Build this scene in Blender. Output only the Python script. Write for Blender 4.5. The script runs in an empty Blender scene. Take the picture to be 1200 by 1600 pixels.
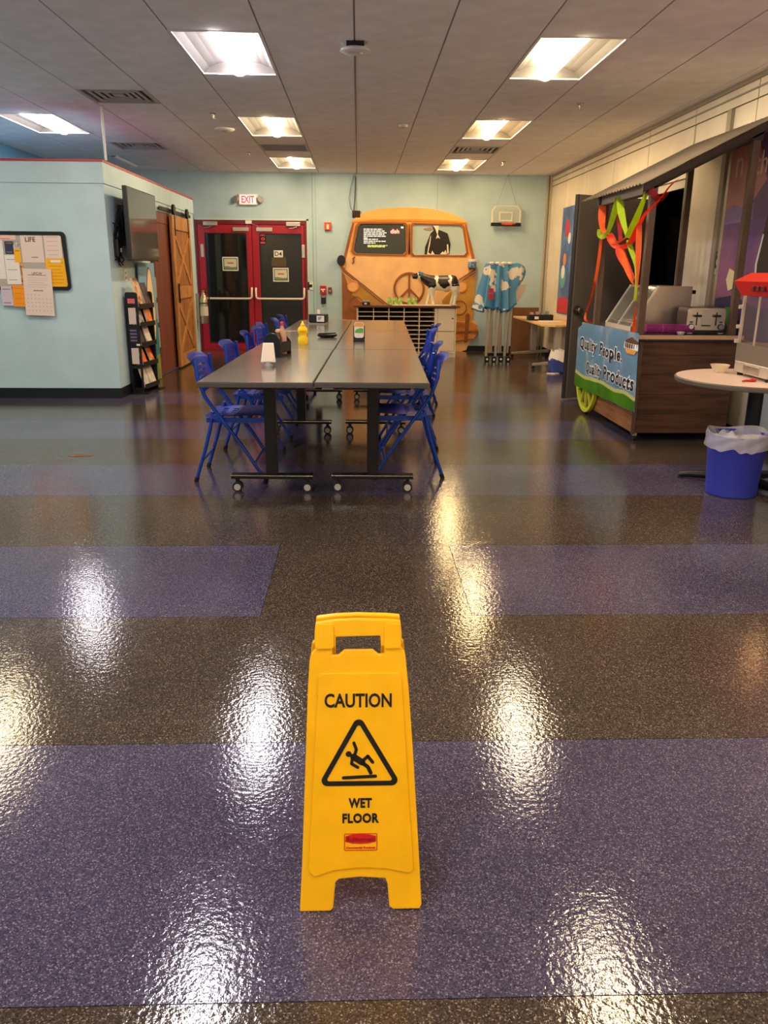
import bpy, bmesh, math, random
from mathutils import Vector, Matrix
R = math.radians
PI = math.pi
scene = bpy.context.scene
C = scene.collection
random.seed(7)

# ---------------------------------------------------------------- camera
def make_camera():
    f, pitch, yaw, roll, h = 1248.0, R(16.83), R(1.885), R(.463), 1.312
    F = Vector((math.sin(yaw)*math.cos(pitch), math.cos(yaw)*math.cos(pitch), -math.sin(pitch)))
    Rt = Vector((math.cos(yaw), -math.sin(yaw), 0)); U = Rt.cross(F)
    c, s = math.cos(roll), math.sin(roll)
    R2 = c*Rt + s*U; U2 = c*U - s*Rt
    cam = bpy.data.cameras.new('camera')
    cam.sensor_fit = 'VERTICAL'; cam.sensor_height = 36; cam.lens = f/1600*36
    cam.clip_start = .05; cam.clip_end = 100
    o = bpy.data.objects.new('camera', cam); C.objects.link(o)
    m = Matrix((R2, U2, -F)).transposed().to_4x4(); m.translation = (0, 0, h)
    o.matrix_world = m
    scene.camera = o
make_camera()
# ---------------------------------------------------------------- world, exposure
w = bpy.data.worlds.new('world'); scene.world = w; w.use_nodes = True
w.node_tree.nodes['Background'].inputs[0].default_value = (.5, .55, .6, 1)
w.node_tree.nodes['Background'].inputs[1].default_value = .15
vs = scene.view_settings
vs.view_transform = 'Standard'; vs.look = 'None'; vs.gamma = 1; vs.use_curve_mapping = False
vs.exposure = 1.97
LAMP = 17.0            # emission of the lamp lenses
COOL = (1.0, .93, .98); NEUT = (1.0, .82, .58); WARM = (1.0, .68, .32)

# ---------------------------------------------------------------- materials
MATS = {}
def lin(c):
    return tuple((v/12.92 if v <= .04045 else ((v+.055)/1.055)**2.4) for v in [q/255 for q in c[:3]]) + (1,)
def mat(name, rgb, rough=.5, metal=0, spec=.5, var=0, vscale=20, bump=0, bscale=200, bdist=.002, emit=None, estr=1,
        alpha=1, trans=0, coat=0, rgb2=None, r2pos=(.45, .6), stretch=None, ior=1.45):
    if name in MATS: return MATS[name]
    m = bpy.data.materials.new(name); m.use_nodes = True
    nt = m.node_tree; n = nt.nodes; b = n['Principled BSDF']
    b.inputs['Base Color'].default_value = lin(rgb)
    b.inputs['Roughness'].default_value = rough
    b.inputs['Metallic'].default_value = metal
    b.inputs['Specular IOR Level'].default_value = spec
    b.inputs['IOR'].default_value = ior
    b.inputs['Alpha'].default_value = alpha
    b.inputs['Transmission Weight'].default_value = trans
    b.inputs['Coat Weight'].default_value = coat
    tc = n.new('ShaderNodeTexCoord')
    src = tc.outputs['Object']
    if stretch:
        mp = n.new('ShaderNodeMapping'); mp.inputs['Scale'].default_value = stretch
        nt.links.new(src, mp.inputs['Vector']); src = mp.outputs['Vector']
    if var or rgb2:
        nz = n.new('ShaderNodeTexNoise'); nz.inputs['Scale'].default_value = vscale; nz.inputs['Detail'].default_value = 5
        nt.links.new(src, nz.inputs['Vector'])
        rp = n.new('ShaderNodeValToRGB')
        a = rgb if rgb2 else tuple(max(0, v*(1-var)) for v in rgb)
        c2 = rgb2 if rgb2 else tuple(min(255, v*(1+var)) for v in rgb)
        p = r2pos if rgb2 else (.3, .7)
        rp.color_ramp.elements[0].position = p[0]; rp.color_ramp.elements[1].position = p[1]
        rp.color_ramp.elements[0].color = lin(a); rp.color_ramp.elements[1].color = lin(c2)
        nt.links.new(nz.outputs['Fac'], rp.inputs['Fac']); nt.links.new(rp.outputs['Color'], b.inputs['Base Color'])
    if bump:
        nb = n.new('ShaderNodeTexNoise'); nb.inputs['Scale'].default_value = bscale; nb.inputs['Detail'].default_value = 3
        nt.links.new(src, nb.inputs['Vector'])
        bp = n.new('ShaderNodeBump'); bp.inputs['Strength'].default_value = bump; bp.inputs['Distance'].default_value = bdist
        nt.links.new(nb.outputs['Fac'], bp.inputs['Height']); nt.links.new(bp.outputs['Normal'], b.inputs['Normal'])
    if emit:
        b.inputs['Emission Color'].default_value = (lin(emit) if max(emit) > 1.01 else tuple(emit)+(1,))
        b.inputs['Emission Strength'].default_value = estr
    MATS[name] = m
    return m

# ---------------------------------------------------------------- mesh builder
class G:
    def __init__(s): s.bm = bmesh.new()
    def box(s, x0, x1, y0, y1, z0, z1, M=None):
        v = [s.bm.verts.new(q) for q in ((x0,y0,z0),(x1,y0,z0),(x1,y1,z0),(x0,y1,z0),(x0,y0,z1),(x1,y0,z1),(x1,y1,z1),(x0,y1,z1))]
        if M is not None:
            for q in v: q.co = M @ q.co
        for f in ((3,2,1,0),(4,5,6,7),(0,1,5,4),(1,2,6,5),(2,3,7,6),(3,0,4,7)): s.bm.faces.new([v[i] for i in f])
        return s
    def cbox(s, c, d, M=None):
        return s.box(c[0]-d[0]/2, c[0]+d[0]/2, c[1]-d[1]/2, c[1]+d[1]/2, c[2]-d[2]/2, c[2]+d[2]/2, M)
    def hexa(s, pts):      # eight points, bottom ring then top ring
        v = [s.bm.verts.new(q) for q in pts]
        for f in ((3,2,1,0),(4,5,6,7),(0,1,5,4),(1,2,6,5),(2,3,7,6),(3,0,4,7)): s.bm.faces.new([v[i] for i in f])
        return s
    def bar(s, a, b, wd, ht, up=(0,0,1)):  # rectangular bar from a to b
        a, b = Vector(a), Vector(b); d = (b-a).normalized(); u = Vector(up)
        if abs(d.dot(u)) > .99: u = Vector((0,1,0))
        sd = d.cross(u).normalized()*wd/2; u2 = sd.cross(d).normalized()*ht/2
        return s.hexa([a-sd-u2, a+sd-u2, b+sd-u2, b-sd-u2, a-sd+u2, a+sd+u2, b+sd+u2, b-sd+u2])
    def tube(s, pts, r, n=10, cap=True, closed=False):
        pts = [Vector(p) for p in pts]; rings = []; N = len(pts)
        ref = None
        for i, p in enumerate(pts):
            if closed: d = pts[(i+1) % N]-pts[i-1]
            else: d = pts[min(i+1, N-1)]-pts[max(i-1, 0)]
            d.normalize()
            if ref is None:
                ref = d.orthogonal().normalized()
            ref = (ref-d*ref.dot(d)).normalized(); bi = d.cross(ref)
            rr = r[i] if isinstance(r, (list, tuple)) else r
            rings.append([s.bm.verts.new(p+ref*rr*math.cos(2*PI*k/n)+bi*rr*math.sin(2*PI*k/n)) for k in range(n)])
        for i in range(N if closed else N-1):
            A, B = rings[i], rings[(i+1) % N]
            for k in range(n): s.bm.faces.new((A[k], A[(k+1)%n], B[(k+1)%n], B[k]))
        if cap and not closed:
            s.bm.faces.new(rings[0][::-1]); s.bm.faces.new(rings[-1])
        return s
    def cyl(s, a, b, r, n=20, r2=None): return s.tube([a, b], [r, r if r2 is None else r2], n)
    def lathe(s, prof, c=(0,0,0), n=28, cap=True, sx=1, sy=1):
        rings = []
        for r, z in prof:
            rings.append([s.bm.verts.new((c[0]+r*sx*math.cos(2*PI*k/n), c[1]+r*sy*math.sin(2*PI*k/n), c[2]+z)) for k in range(n)])
        for A, B in zip(rings, rings[1:]):
            for k in range(n): s.bm.faces.new((A[k], A[(k+1)%n], B[(k+1)%n], B[k]))
        if cap:
            s.bm.faces.new(rings[0][::-1]); s.bm.faces.new(rings[-1])
        return s
    def ball(s, c, r, n=14, sc=(1,1,1)):
        rings = []; m = max(6, n//2)
        pr = [(math.sin(PI*i/m), -math.cos(PI*i/m)) for i in range(1, m)]
        for a, z in pr:
            rings.append([s.bm.verts.new((c[0]+r*a*sc[0]*math.cos(2*PI*k/n), c[1]+r*a*sc[1]*math.sin(2*PI*k/n), c[2]+r*z*sc[2])) for k in range(n)])
        for A, B in zip(rings, rings[1:]):
            for k in range(n): s.bm.faces.new((A[k], A[(k+1)%n], B[(k+1)%n], B[k]))
        b = s.bm.verts.new((c[0], c[1], c[2]-r*sc[2])); t = s.bm.verts.new((c[0], c[1], c[2]+r*sc[2]))
        for k in range(n):
            s.bm.faces.new((b, rings[0][(k+1)%n], rings[0][k])); s.bm.faces.new((t, rings[-1][k], rings[-1][(k+1)%n]))
        return s
    def poly(s, loops, t, fn):      # solid from an outline (first loop) with holes, fn(u, v, w) -> xyz, w from 0 to t
        if not isinstance(loops[0][0], (tuple, list)): loops = [loops]
        b2 = bmesh.new(); es = []; vid = []
        for L in loops:
            vs_ = [b2.verts.new((p[0], p[1], 0)) for p in L]; vid.append(vs_)
            for i in range(len(vs_)): es.append(b2.edges.new((vs_[i], vs_[(i+1) % len(vs_)])))
        bmesh.ops.triangle_fill(b2, use_beauty=True, use_dissolve=False, edges=es)
        b2.verts.ensure_lookup_table(); b2.verts.index_update()
        lo = [s.bm.verts.new(fn(v.co.x, v.co.y, 0)) for v in b2.verts]
        hi = [s.bm.verts.new(fn(v.co.x, v.co.y, t)) for v in b2.verts]
        for f in b2.faces:
            ix = [v.index for v in f.verts]
            s.bm.faces.new([hi[i] for i in ix]); s.bm.faces.new([lo[i] for i in ix[::-1]])
        for L in vid:
            ix = [v.index for v in L]
            for i in range(len(ix)):
                a, b = ix[i], ix[(i+1) % len(ix)]
                s.bm.faces.new((lo[a], lo[b], hi[b], hi[a]))
        b2.free(); return s
    def grid(s, nu, nv, fn, keep=None, thick=0, closed=False):
        V = [[s.bm.verts.new(fn(i/nu, j/nv)) for j in range(nv+1)] for i in range(nu if closed else nu+1)]
        fs = []
        for i in range(nu):
            for j in range(nv):
                if keep is None or keep(i, j):
                    i2 = (i+1) % len(V)
                    fs.append(s.bm.faces.new((V[i][j], V[i2][j], V[i2][j+1], V[i][j+1])))
        if thick: bmesh.ops.solidify(s.bm, geom=fs, thickness=thick)
        lo = [v for v in s.bm.verts if not v.link_faces]
        if lo: bmesh.ops.delete(s.bm, geom=lo, context='VERTS')
        return s
    def mesh(s, name, m, smooth=None):
        bmesh.ops.recalc_face_normals(s.bm, faces=s.bm.faces[:])
        me = bpy.data.meshes.new(name); s.bm.to_mesh(me); s.bm.free()
        me.materials.append(m)
        if smooth:
            me.polygons.foreach_set('use_smooth', [True]*len(me.polygons))
            me.set_sharp_from_angle(angle=R(smooth))
        return me
    def obj(s, name, m, parent=None, smooth=None, bevel=0, loc=None, rot=None, seg=2):
        o = bpy.data.objects.new(name, s.mesh(name, m, smooth)); C.objects.link(o)
        if parent is not None: o.parent = parent
        if loc: o.location = loc
        if rot: o.rotation_euler = rot
        if bevel:
            md = o.modifiers.new('bevel', 'BEVEL'); md.width = bevel; md.segments = seg; md.limit_method = 'ANGLE'; md.angle_limit = R(40)
        return o
def tag(o, label, cat, group=None):
    o['label'] = label; o['category'] = cat
    if group: o['group'] = group
    return o
def thing(name, label, cat, loc=(0,0,0), rz=0, group=None):
    o = bpy.data.objects.new(name, None); o.empty_display_size = .1; C.objects.link(o)
    o.location = loc; o.rotation_euler = (0, 0, rz)
    return tag(o, label, cat, group)
def struct(o): o['kind'] = 'structure'; return o
def dup(root, loc, rz, label, first=False):
    r = root.copy(); C.objects.link(r); r.location = loc; r.rotation_euler = (0, 0, rz); r['label'] = label
    for ch in list(root.children):
        c = ch.copy(); C.objects.link(c); c.parent = r
        for g in list(ch.children):
            d = g.copy(); C.objects.link(d); d.parent = c
    return r
def text_obj(name, body, size, m, parent, M, extrude=.0006, offset=0, align='CENTER', width=None, height=None, shear=0, space=1):
    cu = bpy.data.curves.new(name, 'FONT'); cu.body = body; cu.size = size; cu.extrude = extrude; cu.offset = offset
    cu.align_x = align; cu.align_y = 'CENTER'; cu.resolution_u = 3; cu.shear = shear; cu.space_character = space
    o = bpy.data.objects.new(name, cu); C.objects.link(o)
    bpy.context.view_layer.update()
    me = bpy.data.meshes.new_from_object(o.evaluated_get(bpy.context.evaluated_depsgraph_get()))
    bpy.data.objects.remove(o); bpy.data.curves.remove(cu)
    if width or height:
        xs = [v.co.x for v in me.vertices]; ys = [v.co.y for v in me.vertices]
        sx = width/(max(xs)-min(xs)) if width else 1; sy = height/(max(ys)-min(ys)) if height else (sx if not height else 1)
        if not width: sx = sy
        cx = (max(xs)+min(xs))/2 if align == 'CENTER' else min(xs); cy = (max(ys)+min(ys))/2
        for v in me.vertices: v.co.x = (v.co.x-cx)*sx; v.co.y = (v.co.y-cy)*sy
    me.transform(M); me.materials.clear(); me.materials.append(m); me.name = name
    t = bpy.data.objects.new(name, me); C.objects.link(t)
    if parent is not None: t.parent = parent
    return t
def frame_m(o, u, v):      # matrix with x->u, y->v, z->u x v at origin o
    u, v = Vector(u), Vector(v); n = u.cross(v)
    m = Matrix((u, v, n)).transposed().to_4x4(); m.translation = o
    return m
def arc(cx, cy, r, a0, a1, n): return [(cx+r*math.cos(R(a0+(a1-a0)*i/n)), cy+r*math.sin(R(a0+(a1-a0)*i/n))) for i in range(n+1)]
def rrect(x0, x1, y0, y1, r, n=4):
    return arc(x1-r, y1-r, r, 0, 90, n)+arc(x0+r, y1-r, r, 90, 180, n)+arc(x0+r, y0+r, r, 180, 270, n)+arc(x1-r, y0+r, r, 270, 360, n)

M_white = mat('white_paint', (225,222,215), .5)
M_black = mat('black_plastic', (18,18,20), .4)
M_dark = mat('dark_metal', (24,24,27), .35, .3)
M_steel = mat('stainless_steel', (190,180,165), .28, .9, bump=.05, bscale=60)
M_chrome = mat('chrome', (215,210,205), .15, 1)
M_ink = mat('black_ink', (12,11,11), .6)
M_paper = mat('white_paper', (232,224,214), .8)
M_glass = mat('clear_glass', (235,240,240), .05, 0, alpha=.18)
M_grey = mat('grey_plastic', (150,148,145), .5)
M_red = mat('red_plastic', (200,30,28), .35)

# ================================================================ the setting
HC, YB, XR, XL, YF = 2.80, 13.85, 3.13, -4.47, -3.6
M_teal = mat('pale_teal_wall_paint', (180,204,211), .55, var=.03, vscale=3, bump=.04, bscale=300)
M_teal_dim = mat('teal_wall_in_dim_light', (104,160,198), .6, var=.03, vscale=2)  # teal wall in low light, its blue cast painted into the colour
M_beige = mat('beige_wall_panel', (226,214,192), .45, var=.04, vscale=3)
M_joint = mat('panel_joint', (120,108,92), .7)
M_tile = mat('ceiling_tile_white', (244,238,239), .85, var=.03, vscale=5, bump=.15, bscale=400)
M_tbar = mat('ceiling_grid_bar', (150,142,138), .6)
M_basebd = mat('black_rubber_base', (22,23,26), .4)

def floor_mat(name, base, dark, light, hot):
    m = bpy.data.materials.new(name); m.use_nodes = True
    nt = m.node_tree; n = nt.nodes; b = n['Principled BSDF']; L = nt.links.new
    tc = n.new('ShaderNodeTexCoord')
    vo = n.new('ShaderNodeTexVoronoi'); vo.inputs['Scale'].default_value = 360
    L(tc.outputs['Object'], vo.inputs['Vector'])
    nz = n.new('ShaderNodeSeparateColor'); L(vo.outputs['Color'], nz.inputs[0])
    rp = n.new('ShaderNodeValToRGB'); e = rp.color_ramp.elements
    e[0].position = .10; e[0].color = lin(dark); e[1].position = .45; e[1].color = lin(base)
    q = e.new(.86); q.color = lin(light); q = e.new(.985); q.color = lin(hot)
    L(nz.outputs[0], rp.inputs['Fac'])
    big = n.new('ShaderNodeTexNoise'); big.inputs['Scale'].default_value = 1.3; big.inputs['Detail'].default_value = 4
    L(tc.outputs['Object'], big.inputs['Vector'])
    mr = n.new('ShaderNodeMapRange'); mr.inputs[1].default_value = .3; mr.inputs[2].default_value = .7; mr.inputs[3].default_value = .8; mr.inputs[4].default_value = 1.2
    L(big.outputs['Fac'], mr.inputs[0])
    mx = n.new('ShaderNodeMix'); mx.data_type = 'RGBA'; mx.blend_type = 'MULTIPLY'; mx.inputs[0].default_value = 1
    L(rp.outputs['Color'], mx.inputs[6]); L(mr.outputs[0], mx.inputs[7]); L(mx.outputs[2], b.inputs['Base Color'])
    # damp, sealed surface: fine orange peel plus slow unevenness
    mr2 = n.new('ShaderNodeMapRange'); mr2.inputs[1].default_value = .35; mr2.inputs[2].default_value = .65; mr2.inputs[3].default_value = .03; mr2.inputs[4].default_value = .10
    L(big.outputs['Fac'], mr2.inputs[0]); L(mr2.outputs[0], b.inputs['Roughness'])
    b.inputs['Specular IOR Level'].default_value = .6
    nb = n.new('ShaderNodeTexNoise'); nb.inputs['Scale'].default_value = 75; nb.inputs['Detail'].default_value = 3
    L(tc.outputs['Object'], nb.inputs['Vector'])
    nb2 = n.new('ShaderNodeTexNoise'); nb2.inputs['Scale'].default_value = 5; nb2.inputs['Detail'].default_value = 2
    L(tc.outputs['Object'], nb2.inputs['Vector'])
    bp2 = n.new('ShaderNodeBump'); bp2.inputs['Strength'].default_value = .15; bp2.inputs['Distance'].default_value = .004
    L(nb2.outputs['Fac'], bp2.inputs['Height'])
    bp = n.new('ShaderNodeBump'); bp.inputs['Strength'].default_value = .42; bp.inputs['Distance'].default_value = .002
    L(nb.outputs['Fac'], bp.inputs['Height']); L(bp2.outputs['Normal'], bp.inputs['Normal']); L(bp.outputs['Normal'], b.inputs['Normal'])
    return m
M_fpurple = floor_mat('speckled_violet_flooring', (68,63,86), (48,45,64), (86,80,103), (140,131,140))
M_fbrown = floor_mat('speckled_brown_flooring', (63,53,45), (44,37,32), (80,69,60), (138,125,110))

def setting():
    fl = struct(G().box(XL-.1, XR+1.6, YF, YB+.1, -.12, -.006).obj('floor', mat('floor_substrate', (40,38,38), .8)))
    fl['label'] = 'dark speckled sheet floor in brown and violet bands'
    rows = [(YF,1.17,'b'),(1.17,2.03,'p'),(2.03,2.912,'b'),(2.912,3.765,'s'),(3.765,4.68,'b'),(4.68,5.5,'p'),(5.5,6.36,'b'),(6.36,7.22,'p'),(7.22,8.08,'b'),(8.08,8.94,'p'),(8.94,11.4,'b'),(11.4,YB,'b')]
    g = .0012
    for a, b, k in rows:
        xs = [(XL, XR, k)] if k != 's' else [(XL,-.39,'p'),(-.39,.45,'b'),(.45,XR,'p')]
        for x0, x1, kk in xs:
            o = G().box(x0+g, x1-g, a+g, b-g, -.006, 0).obj('floor_sheet', M_fpurple if kk == 'p' else M_fbrown, fl)
            o['label'] = 'violet speckled floor sheet' if kk == 'p' else 'brown speckled floor sheet'
    # ceiling
    ce = struct(G().box(XL-.1, XR+.1, YF, YB+.1, 2.92, 3.0).obj('ceiling', M_tile))
    x0 = -.025
    for k in range(-7, 6): G().box(x0+.61*k-.012, x0+.61*k+.012, YF, YB, HC+.006, HC+.02).obj('grid_bar', M_tbar, ce)
    full = G().box(-.299, .299, -.6085, .6085, 0, .014).mesh('ceiling_tile', M_tile)
    half = G().box(-.299, .299, -.3035, .3035, 0, .014).mesh('ceiling_tile', M_tile)
    wall_strip = {}
    holes = set()
    def put(me, k, y, sx=1, xc=None, sy=1):
        o = bpy.data.objects.new('ceiling_tile', me); C.objects.link(o); o.parent = ce
        o.location = (x0+.61*k+.305 if xc is None else xc, y, HC); o.scale = (sx, sy, 1)
    lamp_cols = (-6, -2, 2)
    lamps = []; vents = []
    for k in range(-8, 6):
        xa = max(x0+.61*k, XL); xb = min(x0+.61*k+.61, XR)
        if xb-xa < .05: continue
        sx = (xb-xa)/.61; xc = (xa+xb)/2
        if k in lamp_cols:
            y = 5.93-3.05*3
            while y < YB-.3:
                if y+1.22 > YB: break
                lamps.append((k, y))
                ya = y+1.22
                # half tile or vent, then a full tile
                vent = (k in (-2, 2) and abs(y-9.0) < .2)
                if ya+.61 <= YB+.02:
                    put(half, k, ya+.305)
                    if ya+1.83 <= YB+.02:
                        if vent: vents.append((k, ya+.61)); put(half, k, ya+1.525)
                        else: put(full, k, ya+1.22)
                elif YB-ya > .06: put(half, k, (ya+YB)/2, sy=(YB-ya)/.61)
                y += 3.05
            # strip at the near end
            put(half, k, (YF+5.93-9.15)/2, sy=(5.93-9.15-YF)/.61)
        else:
            y = 5.93-1.22*7
            put(half, k, (YF+y)/2, sx, xc, (y-YF)/.61)
            while y < YB-.02:
                e = min(y+1.22, YB)
                v = None
                if k == -4 and y < 7.9 < e: v = 7.76
                if k == -5 and y < 10.9 < e: v = 10.81
                if v is not None:
                    vents.append((k, v))
                    if v-y > .06: put(half, k, (y+v)/2, sx, xc, (v-y)/.61)
                    if e-v-.61 > .06: put(half, k, (v+.61+e)/2, sx, xc, (e-v-.61)/.61)
                else:
                    put(full, k, (y+e)/2, sx, xc, (e-y)/1.22)
                y = e
    # back wall with the double door opening
    wb = struct(G().box(XL, -2.66, YB, YB+.12, 0, 2.92).box(-.845, XR+.1, YB, YB+.12, 0, 2.92).box(-2.66, -.845, YB, YB+.12, 2.075, 2.92).obj('wall_back', M_teal))
    G().box(-.755,-.735,YB-.006,YB,0,HC).box(-.70,-.69,YB-.004,YB,0,HC).obj('joint_strip', mat('teal_strip', (150,185,180), .5), wb)
    G().box(1.275,1.285,YB-.004,YB,0,HC).obj('joint_strip', MATS['teal_strip'], wb)
    struct(G().box(-2.66, -.845, YB+1.2, YB+1.25, 0, 2.3).obj('wall_outside', mat('night_outside', (10,11,13), .9)))
    struct(G().box(XL-.1, XL, YF, YB+.12, 0, 2.92).obj('wall_left', M_teal_dim))
    struct(G().box(XL-.1, XR+.1, YF-.1, YF, 0, 2.92).obj('wall_front', M_beige))
    # right wall of beige panels with the side doorway
    d0, d1, dh = 8.10, 9.03, 2.09
    wr = struct(G().box(XR+.02, XR+.12, YF, d0, 0, 2.92).box(XR+.02, XR+.12, d1, YB+.12, 0, 2.92).box(XR+.02, XR+.12, d0, d1, dh, 2.92).obj('wall_right', M_joint))
    ys = [YF+.01]+[8.05-1.22*i for i in range(8, 0, -1)]+[8.05, 9.27, 10.49, 11.71, 12.85, YB]
    ys = [y for y in ys if y >= YF]
    for a, b in zip(ys, ys[1:]):
        if b-a < .1: continue
        if a == 8.05:
            G().box(XR, XR+.02, a+.006, b-.006, dh+.09, 2.62).obj('wall_panel', M_beige, wr)
            G().box(XR, XR+.02, d1+.08, b-.006, 0, dh+.085).obj('wall_panel', M_beige, wr)
        else:
            G().box(XR, XR+.02, a+.006, (b if b != 8.05 else d0-.08)-.006, 0, 2.62).obj('wall_panel', M_beige, wr)
        G().box(XR, XR+.02, a+.008, b-.008, 2.632, 2.80).obj('wall_panel', M_beige, wr)
    struct(G().box(XR-.012, XR, YF, YB, 2.70, 2.712).box(XR-.02, XR, YF, YB, 2.765, 2.80).obj('trim_1', mat('trim_taupe', (150,138,122), .5)))
    struct(G().box(XR-.03, XR, YB-.1, YB-.06, 0, HC).box(XR-.075, XR-.045, YB-.03, YB, 0, HC).obj('trim_2', mat('corner_trim', (190,176,150), .5)))
    # dark side room behind the doorway
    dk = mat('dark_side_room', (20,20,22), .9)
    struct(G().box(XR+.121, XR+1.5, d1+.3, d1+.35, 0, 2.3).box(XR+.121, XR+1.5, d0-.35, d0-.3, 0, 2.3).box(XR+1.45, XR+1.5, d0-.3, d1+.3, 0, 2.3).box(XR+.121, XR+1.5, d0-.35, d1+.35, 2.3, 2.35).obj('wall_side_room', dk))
    struct(G().box(XR-.02, XR+.12, d0-.07, d0, 0, dh+.07).box(XR-.02, XR+.12, d1, d1+.07, 0, dh+.07).box(XR-.02, XR+.12, d0, d1, dh, dh+.07).obj('trim_3', mat('door_frame_cream', (205,196,178), .5)))
    # low partition on the left
    px, py0, py1, pz = -2.5, 8.5, 12.92, 2.27
    wp = struct(G().box(XL, px, py0, py0+.12, 0, pz).box(px-.12, px, py0+.12, 10.28, 0, pz).box(px-.12, px, 10.28, 11.4, 2.0, pz).box(px-.12, px, 11.4, py1, 0, pz).obj('wall_partition', M_teal))
    G().box(XL, px+.012, py0-.012, py0+.14, pz-.165, pz+.03).box(px-.14, px+.012, py0+.14, py1+.012, pz-.165, pz+.03).obj('cap_band', M_teal, wp, bevel=.004)
    G().box(XL, px+.016, py0-.016, py0+.14, pz+.03, pz+.052).box(px-.14, px+.016, py0+.14, py1+.016, pz+.03, pz+.052).obj('cap_trim', mat('red_cap_trim', (170,52,66), .45), wp)
    struct(G().box(XL, px+.012, py0-.012, py0, 0, .105).box(px, px+.012, py0, 10.2, 0, .105).obj('baseboard_partition', M_basebd))
    struct(G().box(-.84, XR, YB-.01, YB, 0, .09).obj('baseboard_back', M_basebd))
    struct(G().box(XR-.01, XR, 9.12, YB-.1, 0, .09).box(XR-.01, XR, YF, 8.0, 0, .09).obj('baseboard_right', M_basebd))
    po = G().cyl((-2.47, 8.56, pz+.052), (-2.47, 8.56, HC), .012, 12).obj('support_pole', M_white, None, smooth=40)
    tag(po, 'thin white pole rising from the red-capped partition to the ceiling', 'pole')
    return lamps, vents, x0
LAMPS, VENTS, GX0 = setting()

# ---------------------------------------------------------------- ceiling lights and other ceiling fittings
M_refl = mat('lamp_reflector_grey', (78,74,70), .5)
def troffer(k, y):
    xc = GX0+.61*k+.305; yc = y+.61
    col = NEUT
    if k == -6: col = COOL if y > 8 else (1.0, .80, .52)
    if k == -2: col = COOL if y < 8.5 else (1.0, .78, .48)
    if k == 2: col = (1.0, .78, .50) if y < 8.5 else WARM
    side = {-6:'left', -2:'middle', 2:'right'}[k]
    row = 'nearest row in view' if 5 < y < 7 else ('second row' if 8 < y < 10 else ('row by the back wall' if y > 11 else 'row before the view'))
    lab = {(-2,5):'cool white recessed ceiling light, nearest of the middle column', (2,5):'warm recessed ceiling light, nearest of the right column above the cart side',
           (-2,8):'recessed ceiling light, second of the middle column', (2,8):'recessed ceiling light, second of the right column',
           (-2,12):'recessed ceiling light close to the back wall above the red doors', (2,12):'recessed ceiling light close to the back wall above the van',
           (-6,8):'recessed ceiling light above the low partition at far left'}.get((k, int(y)), 'recessed ceiling light, %s column, out of the picture at y %d' % (side, round(y)))
    if 'out of' in lab: lab = 'recessed ceiling light of the %s column, outside the picture' % side
    t = thing('ceiling_light', lab, 'ceiling light', (xc, yc, HC), 0, 'recessed ceiling lights')
    rm = G(); 
    for a in ((-.304,-.284,-.609,.609),(.284,.304,-.609,.609),(-.284,.284,-.609,-.59),(-.284,.284,.59,.609)): rm.box(*a, -.004, .014)
    rm.obj('frame', M_white, t)
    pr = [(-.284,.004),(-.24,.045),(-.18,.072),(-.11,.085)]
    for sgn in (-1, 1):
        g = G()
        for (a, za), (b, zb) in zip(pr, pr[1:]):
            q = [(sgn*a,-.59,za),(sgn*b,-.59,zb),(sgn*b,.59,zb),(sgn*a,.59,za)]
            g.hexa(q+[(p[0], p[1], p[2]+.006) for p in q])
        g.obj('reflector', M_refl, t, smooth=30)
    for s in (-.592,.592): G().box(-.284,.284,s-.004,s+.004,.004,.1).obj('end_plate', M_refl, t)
    for s in ():
        G().poly([(-.11,.085)]+[(-.11*math.cos(PI*i/10), .07-.05*math.sin(PI*i/10)) for i in range(11)]+[(.11,.085)], .012, lambda u, v, w, s=s: (u, s*.545+s*w, v)).obj('basket_end', M_refl, t)
    g = G().grid(14, 1, lambda a, b: (-.065*math.cos(PI*a), -.575+1.15*b, .06-.08*math.sin(PI*a)**.7))
    if k == -6 and y > 11: LS = 0.0
    else: LS = LAMP
    em = mat('lamp_lens_%02d%02d%02d_%d' % (tuple(int(c*99) for c in col)+(LS > 0,)), (255,255,255), .5, emit=col, estr=LS)
    g.obj('lens', em, t, smooth=60)
    if LS == 0: G().box(-.284,.284,-.588,.588,-.001,.006).obj('diffuser_panel', mat('acrylic_diffuser', (226,228,232), .4), t)
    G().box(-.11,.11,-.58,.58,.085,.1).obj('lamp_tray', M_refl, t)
for k, y in LAMPS: troffer(k, y)

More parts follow.
